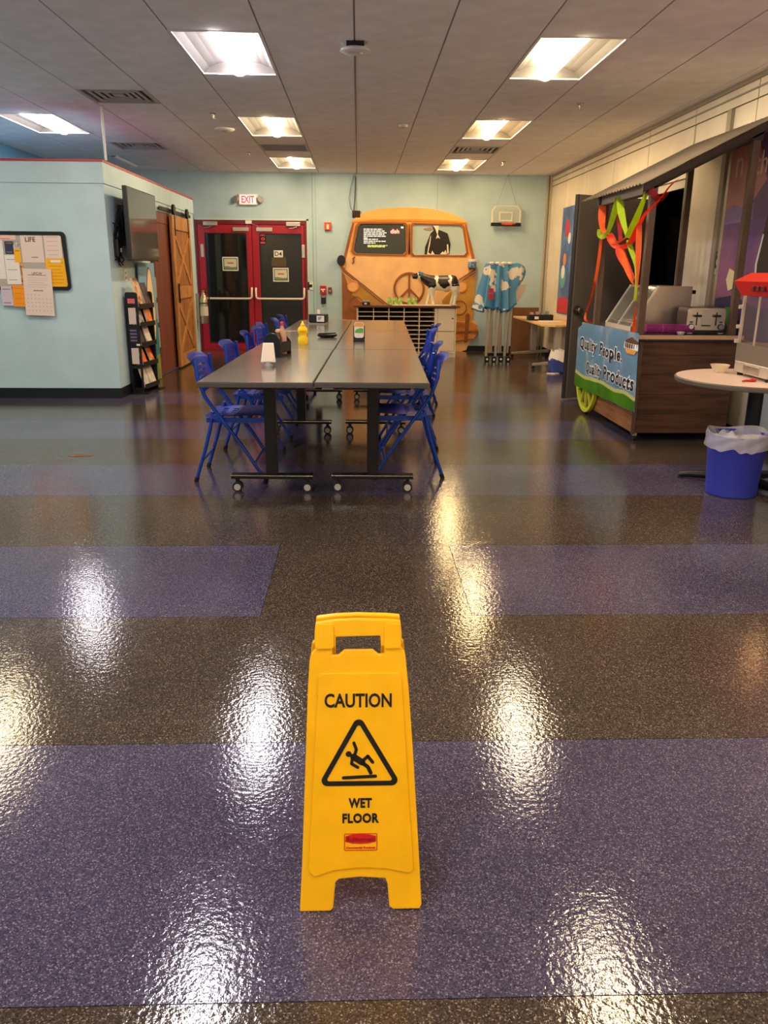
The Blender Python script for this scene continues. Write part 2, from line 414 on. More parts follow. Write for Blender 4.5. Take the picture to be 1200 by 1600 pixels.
M_vent = mat('vent_grey', (186,178,172), .5); M_vdark = mat('vent_shadow', (70,66,64), .8)
VL = {(-4,7):'square ceiling air diffuser nearest, left of the lights', (-5,10):'ceiling air diffuser above the partition with barn door', (-2,10):'dark slotted return grille between the two far middle lights', (2,10):'ceiling air diffuser between the two far right lights'}
for k, y in VENTS:
    xc = GX0+.61*k+.305; yc = y+.305
    t = thing('ceiling_vent', VL.get((k, int(y)), 'ceiling air vent'), 'vent', (xc, yc, HC), 0, 'ceiling air vents')
    G().box(-.3,.3,-.3,.3,.03,.04).obj('backing', M_vdark, t)
    fr = G()
    for a in ((-.304,-.27,-.304,.304),(.27,.304,-.304,.304),(-.27,.27,-.304,-.27),(-.27,.27,.27,.304)): fr.box(*a, -.005, .02)
    fr.obj('frame', M_vent, t)
    if k == -2:
        for i in range(9): G().cbox((0,-.24+.06*i,.012), (.54,.006,.03), Matrix.Rotation(0,4,'X')).obj('slat', M_vent, t)
    else:
        for r_, z in ((.23,.004),(.17,.008),(.11,.012)):
            q = G(); wd = .03
            for a in ((-r_,-r_+wd,-r_,r_),(r_-wd,r_,-r_,r_),(-r_+wd,r_-wd,-r_,-r_+wd),(-r_+wd,r_-wd,r_-wd,r_)): q.box(*a, z-.006, z+.002)
            q.obj('diffuser_ring', M_vent, t)
        G().box(-.05,.05,-.05,.05,.006,.014).obj('core_plate', M_vent, t)
# white round wireless unit hanging at the centre seam
t = thing('wireless_access_point', 'white oval wireless unit mounted on the ceiling seam', 'access point', (-.02, 6.15, HC))
G().lathe([(.02,-.03),(.08,-.032),(.10,-.042),(.104,-.055),(.085,-.066),(.02,-.07)], sx=1, sy=.8).obj('body', mat('device_white', (205,203,200), .4), t, smooth=50)
G().box(-.06,.06,-.05,.05,-.032,.0).obj('mount', M_dark, t)
G().cyl((.04,-.02,-.067),(.04,-.02,-.073),.012,10).obj('status_light', mat('led', (240,245,250), .4), t)
tag(G().tube([(-.02,6.3,HC-.004),(-.02,9,HC-.004),(-.03,13.7,HC-.004),(-.045,13.82,HC-.01),(-.045,13.83,2.72)], .004, 6).obj('ceiling_cable', mat('cable_grey', (120,114,110), .6)), 'thin grey cable running along the ceiling seam to the back wall', 'cable')
def sprinkler(x, y, lab):
    t = thing('sprinkler_head', lab, 'sprinkler', (x, y, HC-.004), 0, 'ceiling sprinkler heads')
    G().lathe([(.035,.003),(.035,-.003),(.012,-.008),(.01,-.03)], n=14).obj('escutcheon', M_steel, t, smooth=40)
    G().cyl((0,0,-.045),(0,0,-.048),.022,12).obj('deflector', M_steel, t)
    G().cyl((0,0,-.03),(0,0,-.045),.005,8).obj('stem', M_steel, t)
sprinkler(-1.45, 8.83, 'sprinkler head beside the nearest middle ceiling light')
sprinkler(-1.45, 11.6, 'sprinkler head left of the slotted return grille')
sprinkler(2.05, 8.1, 'sprinkler head right of the nearest right ceiling light')
sprinkler(2.05, 12.2, 'sprinkler head near the hanging basketball hoop')
for x, y, l in ((-1.48,9.75,'round white ceiling speaker left of the second middle light'),(.48,9.35,'small round detector between the two light columns')):
    t = thing('ceiling_disc', l, 'detector', (x, y, HC-.002))
    r_ = .11 if x < 0 else .05
    G().lathe([(r_,.002),(r_,-.008),(r_*.8,-.02),(r_*.3,-.022)], n=24).obj('cover', M_white, t, smooth=40)
    G().lathe([(r_*.3,-.021),(r_*.25,-.027),(.005,-.028)], n=16).obj('cap', M_grey, t, smooth=40)

# ================================================================ wet floor sign
def wet_sign():
    OUT=[(-0.127,0.000),(-0.121,0.115),(-0.106,0.490),(-0.102,0.549),(-0.099,0.563),(-0.090,0.572),(-0.092,0.585),(-0.091,0.612),(-0.089,0.628),(-0.049,0.634),(-0.002,0.636),(0.058,0.634),(0.085,0.631),(0.088,0.607),(0.088,0.584),(0.087,0.577),(0.095,0.564),(0.097,0.548),(0.103,0.488),(0.113,0.350),(0.125,0.156),(0.133,0.011),(0.129,0.002),(0.072,0.002),(0.064,0.008),(0.060,0.058),(0.055,0.072),(-0.000,0.076),(-0.043,0.072),(-0.051,0.064),(-0.056,0.006),(-0.062,0.000)]
    HOLE=[(-0.048,0.598),(0.044,0.600),(0.045,0.578),(0.052,0.577),(0.052,0.561),(0.040,0.561),(0.029,0.570),(-0.031,0.570),(-0.042,0.560),(-0.055,0.559),(-0.056,0.575),(-0.048,0.577)]
    INSET=[(-0.084,0.515),(-0.076,0.523),(0.079,0.523),(0.088,0.514),(0.115,0.093),(0.106,0.085),(0.055,0.096),(-0.000,0.099),(-0.051,0.094),(-0.094,0.080),(-0.108,0.092)]
    M_y = mat('sign_yellow_plastic', (250,186,6), .38, var=.025, vscale=14, bump=.05, bscale=60)
    t = thing('wet_floor_sign', 'yellow folding caution wet floor sign standing on the damp floor', 'floor sign', (0, 1.387, 0))
    n = Vector((0, .118, .62)).normalized()      # up along the leaf
    front = Vector((0,-n.z,n.y))                 # out of the leaf, towards the viewer
    th = .012
    def F(u, v, w): return Vector((u,0,0))+n*v+front*w+Vector((0,.012,0))
    fr = G().poly([OUT, HOLE], th, F).obj('front_leaf', M_y, t, bevel=.0025)
    raised = G().poly(INSET, .004, lambda u, v, w: F(u, v, th+w)).obj('raised_panel', M_y, fr, bevel=.0018)
    # back leaf mirrored behind the hinge
    top = F(0,.63,0)
    def Bk(u, v, w):
        p = F(u, v, -w); return Vector((p.x, 2*(top.y+.016)-p.y, p.z))
    HB = [(-.05,.600),(.047,.600),(.047,.525),(-.05,.525)]
    G().poly([OUT, HB], th, Bk).obj('back_leaf', M_y, t, bevel=.0025)
    for u0, u1 in ((-.09,-.052),(.05,.087)): G().cyl(F(u0,.61,-.006)+Vector((0,.010,0)), F(u1,.61,-.006)+Vector((0,.010,0)), .011, 14).obj('hinge', M_y, t, smooth=40)
    for u in (-.066,.06): G().cyl(F(u,.622,th), F(u,.622,th+.0012), .003, 10).obj('hinge_hole', M_ink, fr)
    for u0, u1 in ((-.092,-.05),(.05,.088)):
        G().poly(rrect(u0+.002,u1-.002,.575,.626,.006), .005, lambda u, v, w: F(u, v, th+w)).obj('hinge_lug', M_y, fr, bevel=.0015)
    w0 = th+.0045
    def FM(u, v, w=w0): return frame_m(F(u, v, w), (1,0,0), n)
    text_obj('caution_lettering', 'CAUTION', .04, M_ink, fr, FM(-.002,.465), width=.139, height=.030, offset=.0009)
    text_obj('wet_lettering', 'WET', .03, M_ink, fr, FM(.002,.243), width=.049, height=.0215, offset=.0012, space=1.08)
    text_obj('floor_lettering', 'FLOOR', .03, M_ink, fr, FM(.003,.2095), width=.077, height=.0215, offset=.0012, space=1.08)
    # warning triangle
    def rtri(pts, r, nn=6):
        out = []
        for i in range(3):
            p, q, s = Vector(pts[i-1]), Vector(pts[i]), Vector(pts[(i+1)%3])
            d1 = (p-q).normalized(); d2 = (s-q).normalized(); ha = d1.angle(d2)/2
            c = q+(d1+d2).normalized()*r/math.sin(ha)
            a1 = q+d1*r/math.tan(ha)-c; a2 = q+d2*r/math.tan(ha)-c
            b1 = math.atan2(a1.y,a1.x); b2 = math.atan2(a2.y,a2.x); dd = (b2-b1+PI) % (2*PI)-PI
            out += [(c.x+r*math.cos(b1+dd*i_/nn), c.y+r*math.sin(b1+dd*i_/nn)) for i_ in range(nn+1)]
        return out
    A = [(-.001,.437),(.089,.281),(-.087,.281)]
    c = Vector((0,.332)); I = [tuple(c+(Vector(p)-c)*.80) for p in A]
    G().poly([rtri(A,.012), rtri(I,.004)], .0008, lambda u, v, w: F(u, v, w0+w)).obj('warning_triangle', M_ink, fr)
    # falling figure
    def stroke(g, pts, r):
        for (a, b) in zip(pts, pts[1:]):
            a, b = Vector(a), Vector(b); d = (b-a).normalized(); nn = Vector((-d.y, d.x))
            base = math.atan2(nn.y, nn.x)
            L = [(a.x+r*math.cos(base+PI*i/6), a.y+r*math.sin(base+PI*i/6)) for i in range(7)]+[(b.x+r*math.cos(base-PI+PI*i/6), b.y+r*math.sin(base-PI+PI*i/6)) for i in range(7)]
            g.poly(L, .0008, lambda u, v, w: F(u, v, w0+w))
    g = G(); stroke(g, [(-.011,.374),(-.006,.360),(-.009,.349)], .0032); stroke(g, [(-.012,.344),(.006,.332)], .0068)
    stroke(g, [(.006,.334),(.018,.345),(.028,.332)], .0035); stroke(g, [(.006,.331),(.018,.322),(.024,.309)], .0040)
    stroke(g, [(-.014,.342),(-.016,.329),(-.003,.321)], .0032)
    g.poly(arc(-.022,.350,.0062,0,345,16), .0008, lambda u, v, w: F(u, v, w0+w))
    stroke(g, [(-.033,.2985),(.034,.3015)], .0034)
    g.obj('falling_figure', M_ink, fr)
    # maker's badge
    M_lr = mat('badge_red', (205,26,22), .5)
    G().poly([rrect(-.032,.038,.138,.176,.003), rrect(-.0305,.0365,.1395,.1745,.002)], .0006, lambda u, v, w: F(u, v, w0+w)).obj('badge_border', M_lr, fr)
    G().poly([(-.029,.170),(-.015,.1735),(.003,.1745),(.021,.1735),(.035,.170),(.0355,.158),(.021,.154),(.003,.153),(-.015,.154),(-.0295,.158)], .0006, lambda u, v, w: F(u, v, w0+w)).obj('badge_emblem', M_lr, fr)
    text_obj('badge_lettering', 'Rubbermaid', .012, mat('badge_dark_red', (120,12,14), .6), fr, FM(.003,.1635,w0+.0009), width=.058, height=.010)
    text_obj('badge_small_lettering', 'Commercial Products', .006, M_lr, fr, FM(.003,.1445), width=.062, height=.0048, offset=.0002)
    M_sc = mat('scuff_dark', (60,42,8), .8)
    for q in ([(-.089,.487),(-.087,.476),(-.083,.470),(-.0865,.475)], ): G().poly(q, .0004, lambda u, v, w: F(u, v, w0+w)).obj('scuff_mark', M_sc, fr)
wet_sign()

# ================================================================ conference tables
M_top = mat('dark_grey_wood_laminate', (98,88,80), .17, spec=.7, var=.12, vscale=6, stretch=(1,.15,1))
M_edge = mat('table_edge_band', (70,64,60), .45)
M_wheel = mat('caster_wheel_dark', (28,28,30), .5); M_hub = mat('caster_hub_grey', (190,186,180), .45)
def make_table():
    W, L, Z = .61, 1.83, .745
    t = thing('folding_table', '', 'table', (0,0,0), 0, 'dark laminate tables pushed together')
    G().box(-W/2+.003, W/2-.003, .003, L-.003, Z-.004, Z).obj('table_top', M_top, t, bevel=.0015)
    G().box(-W/2, W/2, 0, L, Z-.030, Z-.004).obj('edge_band', M_edge, t, bevel=.003)
    G().box(-.21,.21,.12,L-.12,Z-.055,Z-.03).obj('top_frame', M_dark, t)
    yb = .56
    G().box(-.035,.035,yb-.03,yb+.03,.11,Z-.055).obj('column', M_dark, t, bevel=.004)
    G().box(-.25,.25,yb-.035,yb+.035,.085,.11).obj('foot_bar', M_dark, t, bevel=.003)
    G().box(-.252,.252,yb-.038,yb-.035,.104,.109).obj('foot_highlight_strip', M_chrome, t)
    G().box(-.02,.02,yb,L-.25,Z-.10,Z-.055).obj('beam', M_dark, t)
    for x in (-.215,.215):
        c = G().box(x-.012,x+.012,yb-.006,yb+.006,.03,.085).obj('caster', M_wheel, t)
        for dx in (-.017,.017):
            wh = G()
            sx = 1 if dx > 0 else -1
            wh.cyl((x,yb+dx-.010,.031),(x,yb+dx+.010,.031),.031,20).obj('wheel', M_wheel, c, smooth=40)
        for dx in (-.0275,.0275): G().cyl((x,yb+dx-.0012,.031),(x,yb+dx+.0012,.031),.0205,18).obj('hub', M_hub, c, smooth=40)
    return t
tb0 = make_table()
ROT = -R(1.6)
def tpos(col, row):
    # origin of the near edge centre, the run turns slightly to the right with depth
    y = 4.225+1.835*row; xc = (-.546 if col == 0 else .070)+.030*(y-4.225)
    return (xc, y, 0)
TL = {(0,0):'dark laminate table at the near left, with the white card stand on it',(1,0):'dark laminate table at the near right corner of the run, nothing on it',
      (0,1):'dark laminate table in the middle of the left row, with the mustard bottle',(1,1):'dark laminate table in the middle of the right row, with the menu card holder',
      (0,2):'dark laminate table at the far end of the left row, with the napkin box',(1,2):'dark laminate table at the far end of the right row beside the mail sorter'}
for (c, r_), lab in TL.items():
    if (c, r_) == (0,0): tb0.location = tpos(c, r_); tb0.rotation_euler = (0,0,ROT); tb0['label'] = lab
    else: dup(tb0, tpos(c, r_), ROT, lab)

# ================================================================ blue folding chairs
M_cblue = mat('blue_chair_plastic', (56,74,184), .38, spec=.55)
M_tblue = mat('blue_chair_steel_tube', (24,62,160), .3, .2)
M_rub = mat('black_rubber', (14,14,16), .7)
def make_chair():      # faces local +x, origin on the floor below the middle of the seat
    t = thing('folding_chair', '', 'chair', (0,0,0), 0, 'blue folding chairs at the tables')
    for s in (-1, 1):
        y = s*.225
        pts = [(-.165,y*.95,.775),(-.155,y,.66),(-.115,y,.55),(-.04,y,.44),(.10,y,.245),(.245,y,.015)]
        f = G().tube(pts, .0115, 10).obj('side_tube', M_tblue, t, smooth=50)
        G().cyl((.24,y,.0),(.247,y,.03),.0145,10).obj('foot_cap', M_rub, f, smooth=50)
        y2 = s*.20
        pts = [(-.075,y2,.455),(-.095,y2,.36),(-.135,y2,.22),(-.205,y2,.012)]
        f = G().tube(pts, .0115, 10).obj('rear_leg', M_tblue, t, smooth=50)
        G().cyl((-.208,y2,.0),(-.198,y2,.03),.0145,10).obj('foot_cap', M_rub, f, smooth=50)
        G().bar((-.085,s*.213,.43),(-.02,s*.213,.405),.008,.03).obj('hinge_plate', M_tblue, t, bevel=.002)
    G().cyl((.175,-.225,.125),(.175,.225,.125),.009,8).obj('front_crossbar', M_tblue, t, smooth=50)
    G().cyl((-.165,-.20,.135),(-.165,.20,.135),.009,8).obj('rear_crossbar', M_tblue, t, smooth=50)
    # seat with a dished surface and slots
    def seat(a, b):
        x = -.13+.40*a; y = (-.215+.43*b)*(1-.10*a*a)
        z = .425-.012*math.sin(PI*b)*math.sin(PI*a)+(-.02*max(0,(a-.85)/.15)**2)+.01*a
        return (x, y, z)
    G().grid(12, 15, seat, thick=.016, keep=lambda i, j: not (i in (2,4) and j in (3,5,7,9,11))).obj('seat', M_cblue, t, smooth=40)
    for y in (-.195,.195): G().box(-.12,.25,y-.005,y+.005,.385,.415).obj('seat_rail', M_tblue, t)
    def back(a, b):
        y = (-.222+.444*a); yy = 2*a-1
        z = .565+.235*b; x = -.118-.075*b-.028*(1-yy*yy)
        if b > .9: x -= .02*(b-.9)/.1; 
        z += -.015*yy*yy*b
        return (x, y, z)
    G().grid(36, 20, back, thick=.014, keep=lambda i, j: not (j in (4,7,10,13) and 5 <= i <= 30 and (i+j) % 5 in (0,1,2))).obj('backrest', M_cblue, t, smooth=40)
    return t
ch0 = make_chair()
first = True
CH = [(-.835,5.21,0,'blue folding chair nearest on the left side, beside the table end'),
 (-.80,6.17,0,'second blue folding chair from the near end, left side'),
 (-.79,7.17,0,'third blue folding chair from the near end, left side'),
 (-.765,7.77,0,'fourth blue folding chair from the near end, left side'),
 (-.795,8.33,0,'fifth blue folding chair from the near end, left side'),
 (-.725,9.12,0,'second last blue folding chair on the left side, in front of the red doors'),
 (-.735,9.86,0,'farthest blue folding chair on the left side, in front of the red doors'),
 (.345,5.30,PI,'blue folding chair nearest on the right side of the tables'),
 (.40,6.17,PI,'second blue folding chair on the right side of the tables'),
 (.50,7.62,PI,'third blue folding chair on the right side of the tables'),
 (.60,8.34,PI,'farthest blue folding chair on the right side, before the mail sorter')]
for x, y, rz, lab in CH:
    rz += random.uniform(-.05,.05)
    if first: ch0.location = (x,y,0); ch0.rotation_euler = (0,0,rz); ch0['label'] = lab; first = False
    else: dup(ch0, (x,y,0), rz, lab)

# ================================================================ things on the tables
Z = .745
t = thing('card_stand', 'white sloped card stand on a grey foot on the nearest left table', 'card stand', (-.555,4.98,Z))
G().hexa([(-.044,-.012,.022),(.044,-.012,.022),(.044,.03,.022),(-.044,.03,.022),(-.032,.03,.135),(.032,.03,.135),(.032,.045,.135),(-.032,.045,.135)]).obj('card', M_paper, t, bevel=.003)
G().cyl((0,.01,0),(0,.01,.022),.028,20,.022).obj('foot', M_grey, t, smooth=40)
G().hexa([(-.036,-.014,.028),(.036,-.014,.028),(.036,-.0135,.028),(-.036,-.0135,.028),(-.027,.0275,.129),(.027,.0275,.129),(.027,.0285,.129),(-.027,.0285,.129)]).obj('print_panel', mat('card_print', (226,206,190), .7), t)
t = thing('condiment_caddy', 'black rounded condiment caddy behind the white card stand', 'caddy', (-.555,5.56,Z), R(-18))
prof = [(-.06,0),(.06,0),(.06,.10)]+arc(0,.10,.06,0,180,8)[1:-1]+[(-.06,.10)]
G().poly(prof, .018, lambda u, v, w: (u, -.09+w, v)).obj('end_panel', M_black, t, bevel=.003)
G().poly([(p[0], p[1]*.85) for p in prof], .014, lambda u, v, w: (u, .09+w, v)).obj('end_panel', M_black, t, bevel=.003)
G().box(-.06,.06,-.072,.09,0,.012).obj('tray', M_black, t)
for s in (-.058,.054): G().box(s,s+.004,-.072,.09,.03,.10).obj('side_rail', M_dark, t)
def bottle(name, label, cat, loc, prof, m, capm, cap_prof, group=None, sy=1):
    t = thing(name, label, cat, loc, 0, group)
    G().lathe(prof, n=20, sy=sy).obj('body', m, t, smooth=50)
    G().lathe(cap_prof, n=16).obj('cap', capm, t, smooth=50)
    return t
bottle('ketchup_bottle', 'clear bottle with red cap in the black caddy', 'bottle', (-.522,5.60,Z+.013), [(.028,0),(.03,.02),(.03,.11),(.022,.15),(.011,.18),(.011,.19)], mat('pale_sauce', (200,150,130), .3), M_red, [(.013,.19),(.013,.21),(.010,.214)])
bottle('sauce_bottle', 'brown sauce bottle in the black caddy', 'bottle', (-.542,5.525,Z+.013), [(.022,0),(.024,.02),(.024,.11),(.014,.14),(.012,.15)], mat('brown_sauce', (88,48,30), .3), mat('tan_cap', (205,160,110), .5), [(.02,.15),(.018,.165),(.006,.17)])
t = bottle('mustard_bottle', 'yellow mustard squeeze bottle on the middle left table', 'bottle', (-.443,6.49,Z), [(.038,0),(.040,.008),(.040,.05),(.031,.065),(.033,.08),(.042,.10),(.036,.125),(.018,.142),(.016,.148)], mat('mustard_yellow', (252,206,20), .35), MATS['mustard_yellow'], [(.018,.148),(.014,.158),(.008,.163),(.006,.178),(.003,.18)], sy=.7)
text_obj('label_print', 'MUSTARD', .02, mat('mustard_print', (225,140,10), .5), t, frame_m((0,-.0305,.10),(1,0,0),(0,0,1)), width=.045, height=.012)
t = thing('black_tray', 'small flat black dish lying near the table seam', 'tray', (-.275,7.17,Z), R(8))
G().lathe([(.055,0),(.085,.012),(.09,.026),(.082,.026),(.06,.014),(.01,.010)], n=26, sy=.75).obj('dish', M_black, t, smooth=40)
G().bar((-.075,.03,.030),(.08,.03,.034),.016,.01).obj('lid_bar', M_dark, t, bevel=.003)
t = thing('menu_card_holder', 'upright black holder with green and white menu card on the middle right table', 'menu holder', (.004,6.76,Z))
G().box(-.048,.048,-.02,.03,0,.02).obj('foot', M_black, t, bevel=.003)
G().box(-.048,.048,.0,.022,.02,.128).obj('holder', M_black, t, bevel=.003)
G().poly(rrect(-.04,.04,.03,.158,.02), .004, lambda u, v, w: (u, -.0005-w, v)).obj('card', M_paper, t)
G().poly([(-.038,.12),(.038,.12),(.036,.145),(.02,.156),(-.02,.156),(-.036,.145)], .001, lambda u, v, w: (u, -.0046-w, v)).obj('card_header', mat('card_orange', (224,160,96), .6), t)
G().poly([(-.03,.07),(.034,.07),(.036,.105),(.01,.11),(-.02,.10),(-.036,.085)], .001, lambda u, v, w: (u, -.0046-w, v)).obj('card_green', mat('card_green', (96,170,70), .6), t)
t = thing('napkin_box', 'black napkin dispenser with white card on the far left table', 'napkin dispenser', (-.44,9.05,Z), R(-14))
G().box(-.095,.095,-.07,.07,.012,.105).obj('body', M_black, t, bevel=.012)
G().box(-.098,.098,-.075,.075,0,.012).obj('base', M_steel, t)
G().box(.0,.085,-.0735,-.0705,.025,.088).obj('card', M_paper, t)
G().bar((-.0,0,.10),(-.005,.01,.15),.03,.012).obj('napkin', M_paper, t)
for i in range(3): G().box(.015,.06-.01*i,-.0745,-.0738,.068-.012*i,.074-.012*i).obj('print_line', M_ink, t)

# ================================================================ red double door in the back wall
M_dred = mat('red_door_paint', (168,22,40), .35); M_fred = mat('dark_red_frame', (112,20,34), .4)
M_dglass = mat('dark_door_glass', (24,26,28), .06, spec=.6)
M_alu = mat('brushed_aluminium', (188,180,170), .35, .6)
M_bar = mat('cream_push_bar', (232,222,205), .35)
def red_doors():
    y0 = 13.83
    fr = struct(G().box(-2.66,-2.62,y0-.01,y0+.12,0,2.075).box(-.885,-.845,y0-.01,y0+.12,0,2.075).box(-2.62,-.885,y0-.01,y0+.12,2.01,2.075).obj('trim_4', M_fred, bevel=.003))
    G().box(-2.70,-2.66,YB-.012,YB,0,2.10).box(-.845,-.815,YB-.012,YB,0,2.10).box(-2.70,-.815,YB-.012,YB,2.075,2.10).obj('wall_edging', mat('pale_edging', (196,214,204), .5), fr)
    G().box(-1.83,-1.73,y0-.03,y0-.01,2.02,2.07).obj('contact_box', M_paper, fr)
    for n, x0, x1, gx0, gx1, hx in ((1,-2.615,-1.742,-2.50,-1.83,-2.555),(2,-1.734,-.89,-1.615,-.935,-.905)):
        d = struct(G().box(x0,gx0,y0,y0+.045,.01,2.005).box(gx1,x1,y0,y0+.045,.01,2.005).box(gx0,gx1,y0,y0+.045,.01,.12).box(gx0,gx1,y0,y0+.045,1.875,2.005).obj('door_%d' % n, M_dred, bevel=.003))
        d['label'] = 'left red glazed exit door leaf' if n == 1 else 'right red glazed exit door leaf with push bar'
        G().box(gx0,gx1,y0+.015,y0+.025,.12,1.875).obj('glass', M_dglass, d)
        bd = [(gx0-.005,gx0+.012,.12,1.875),(gx1-.012,gx1+.005,.12,1.875),(gx0+.012,gx1-.012,.12,.135),(gx0+.012,gx1-.012,1.86,1.875)]
        g = G(); [g.box(a,b,y0-.004,y0+.012,c,e) for a,b,c,e in bd]; g.obj('glazing_bead', mat('bead_black', (30,20,22), .5), d)
        za = .845; xa, xb = (gx0-.03, x1-.025) if n == 1 else (x0+.035, x1-.01)
        pts = ([(xa,y0-.055,za)] if n == 1 else [(xa,y0-.02,za+.17),(xa,y0-.055,za+.13),(xa,y0-.06,za+.03),(xa+.02,y0-.06,za+.005),(xa+.05,y0-.06,za)])
        pts += [(xb-.05,y0-.06,za),(xb-.02,y0-.06,za+.005),(xb,y0-.06,za+.03),(xb,y0-.055,za+.13),(xb,y0-.02,za+.17)]
        G().tube(pts, .017, 10).obj('push_bar', M_bar, d, smooth=50)
        G().box(hx-.025,hx+.025,y0-.012,y0,1.50,1.70).obj('hinge_plate', M_alu, d, bevel=.003)
        cx = -2.40 if n == 1 else -1.06
        c = G().box(cx-.115,cx+.115,y0-.05,y0,1.985,2.05).obj('door_closer', M_alu, d, bevel=.006)
        G().tube([(cx+.02,y0-.05,1.975),(cx-.03,y0-.055,1.955),(cx-.09,y0-.05,1.95)] if n == 1 else [(cx+.06,y0-.05,1.975),(cx,y0-.055,1.955),(cx-.06,y0-.05,1.95)], .008, 8).obj('closer_arm', M_alu, c, smooth=40)
        mx = -1.91 if n == 1 else -1.53
        m_ = G().box(mx-.13,mx+.13,y0-.03,y0,1.905,1.965).obj('magnet_lock', M_alu, d, bevel=.003)
        G().tube([(mx+(.09 if n==1 else -.09),y0-.02,1.965),(mx+(.11 if n==1 else -.13),y0-.02,2.0),(-1.80 if n==1 else -1.75,y0-.02,2.02)], .005, 6).obj('wire', M_grey, m_)
    th = G().box(-2.62,-.885,y0-.06,y0+.06,0,.01); struct(th.obj('trim_5', mat('threshold', (120,40,44), .4)))
red_doors()
def notice(loc, lab):
    t = thing('framed_notice', lab, 'notice', loc, 0, 'notices taped on the red doors')
    G().box(-.13,.13,-.003,0,-.11,.11).obj('sheet', M_paper, t)
    g = G(); [g.box(a,b,-.0045,-.003,c,d) for a,b,c,d in ((-.112,-.1,-.09,.09),(.1,.112,-.09,.09),(-.1,.1,.078,.09),(-.1,.1,-.09,-.078))]
    g.obj('border', mat('notice_border', (70,82,84), .6), t)
    G().box(-.1,.1,-.0044,-.003,-.078,.078).obj('picture', mat('notice_picture', (214,206,178), .7, rgb2=(226,222,205), vscale=9), t)
    G().poly([(-.1,-.078),(.1,-.078),(.1,-.045),(.02,-.05),(-.05,-.035),(-.1,-.04)], .001, lambda u, v, w: (u, -.0045-w, v)).obj('green_hill', mat('notice_green', (120,150,86), .7), t)
    G().box(-.05,.05,-.0054,-.0045,.0,.025).obj('red_print', mat('notice_red', (200,110,96), .7), t)
    return t
notice((-2.108,13.843,1.395), 'framed paper notice on the left red door glass')
notice((-1.284,13.843,1.229), 'framed paper notice below the D4 card on the right red door')
t = thing('door_number_card', 'white card reading D4 on the right red door glass', 'sign', (-1.316,13.843,1.559))
G().box(-.075,.075,-.004,0,-.055,.055).obj('card', M_paper, t)
text_obj('lettering', 'D4', .09, M_ink, t, frame_m((0,-.0046,0),(1,0,0),(0,0,1)), width=.115, height=.07, offset=.001)
t = tag(G().box(-1.43,-1.19,13.839,13.843,1.36,1.50).obj('brown_cardboard_sheet', mat('cardboard', (92,76,56), .8)), 'brown card sheet behind the D4 card on the door glass', 'card')
t = thing('door_sticker', 'small black and pink sticker in the top corner of the right red door', 'sticker', (-1.56,13.843,1.79))
G().box(-.05,.045,-.002,0,-.085,.085).obj('backing', M_ink, t)
MP = mat('sticker_pink', (232,60,96), .5)
for z, h in ((.06,.014),(-.06,.014)): G().box(-.04,.035,-.003,-.002,z-h,z+h).obj('pink_bar', MP, t)
G().poly([arc(0,0,.03,0,345,16), arc(0,0,.015,0,345,16)], .001, lambda u, v, w: (u, -.003-w, v*.8)).obj('pink_ring', MP, t)

# exit sign
t = thing('exit_sign', 'lit red EXIT sign with two emergency lamp heads above the red doors', 'exit sign', (-1.774,YB,2.387))
G().box(-.15,.15,-.055,0,-.085,.085).obj('housing', mat('exit_white', (240,226,214), .4), t, bevel=.012)
G().box(-.125,.125,-.058,-.055,-.065,.065).obj('face', mat('exit_face', (250,200,190), .5, emit=(1,.42,.38), estr=.45), t)
text_obj('lettering', 'EXIT', .12, mat('exit_red', (255,20,20), .5, emit=(1,.03,.04), estr=.9), t, frame_m((0,-.0592,0),(1,0,0),(0,0,1)), width=.21, height=.11, offset=.004)
for s in (-1, 1):
    h = G().lathe([(.03,0),(.05,.02),(.055,.05),(.05,.055)], n=18)
    bmesh.ops.transform(h.bm, matrix=Matrix.Translation((s*.18,-.03,-.01)) @ Matrix.Rotation(R(72),4,'X') @ Matrix.Rotation(s*R(30),4,'Y'), verts=h.bm.verts[:])
    h.obj('lamp_head', M_grey, t, smooth=40)
    G().cyl((s*.14,-.025,-.005),(s*.18,-.03,-.01),.018,10).obj('lamp_arm', M_grey, t, smooth=40)
# fire alarm devices
t = thing('fire_alarm_strobe', 'red square fire alarm strobe high on the wall right of the red doors', 'alarm', (-.50,YB,1.99))
G().box(-.055,.055,-.04,0,-.065,.065).obj('body', mat('alarm_red', (214,84,40), .4), t, bevel=.006)
G().box(-.018,.018,-.05,-.04,-.045,.03).obj('strobe_lens', mat('strobe_clear', (244,226,190), .2), t, bevel=.004)
G().box(-.045,.045,-.0415,-.04,-.06,-.05).obj('vent_slots', M_fred, t)
t = thing('fire_alarm_pull_station', 'red fire alarm pull station with white T handle right of the doors', 'alarm', (-.59,YB,.99))
G().box(-.05,.05,-.04,0,-.07,.07).obj('body', mat('pull_red', (190,30,34), .4), t, bevel=.006)
G().box(-.035,.035,-.048,-.04,.0,.02).box(-.01,.01,-.048,-.04,-.03,.0).obj('handle', M_white, t)
t = thing('alarm_sensor_box', 'small maroon box beside the fire alarm pull station', 'alarm', (-.475,YB,.985))
G().box(-.03,.03,-.03,0,-.05,.05).obj('body', mat('maroon', (130,40,44), .5), t, bevel=.004)
G().box(-.012,.012,-.033,-.03,-.02,.01).obj('lens', mat('sensor_lens', (200,150,140), .3), t)
t = thing('key_box', 'small black box below the fire alarm pull station', 'key box', (-.585,YB,.835))
G().box(-.04,.04,-.05,0,-.065,.06).obj('body', M_black, t, bevel=.008)
G().box(-.03,.03,-.055,-.05,.035,.055).obj('cap', M_grey, t)
t = thing('card_reader', 'white door release plate with black button beside the right red door', 'switch', (-.80,YB,1.06))
G().box(-.045,.045,-.012,0,-.07,.06).obj('plate', M_white, t, bevel=.003)
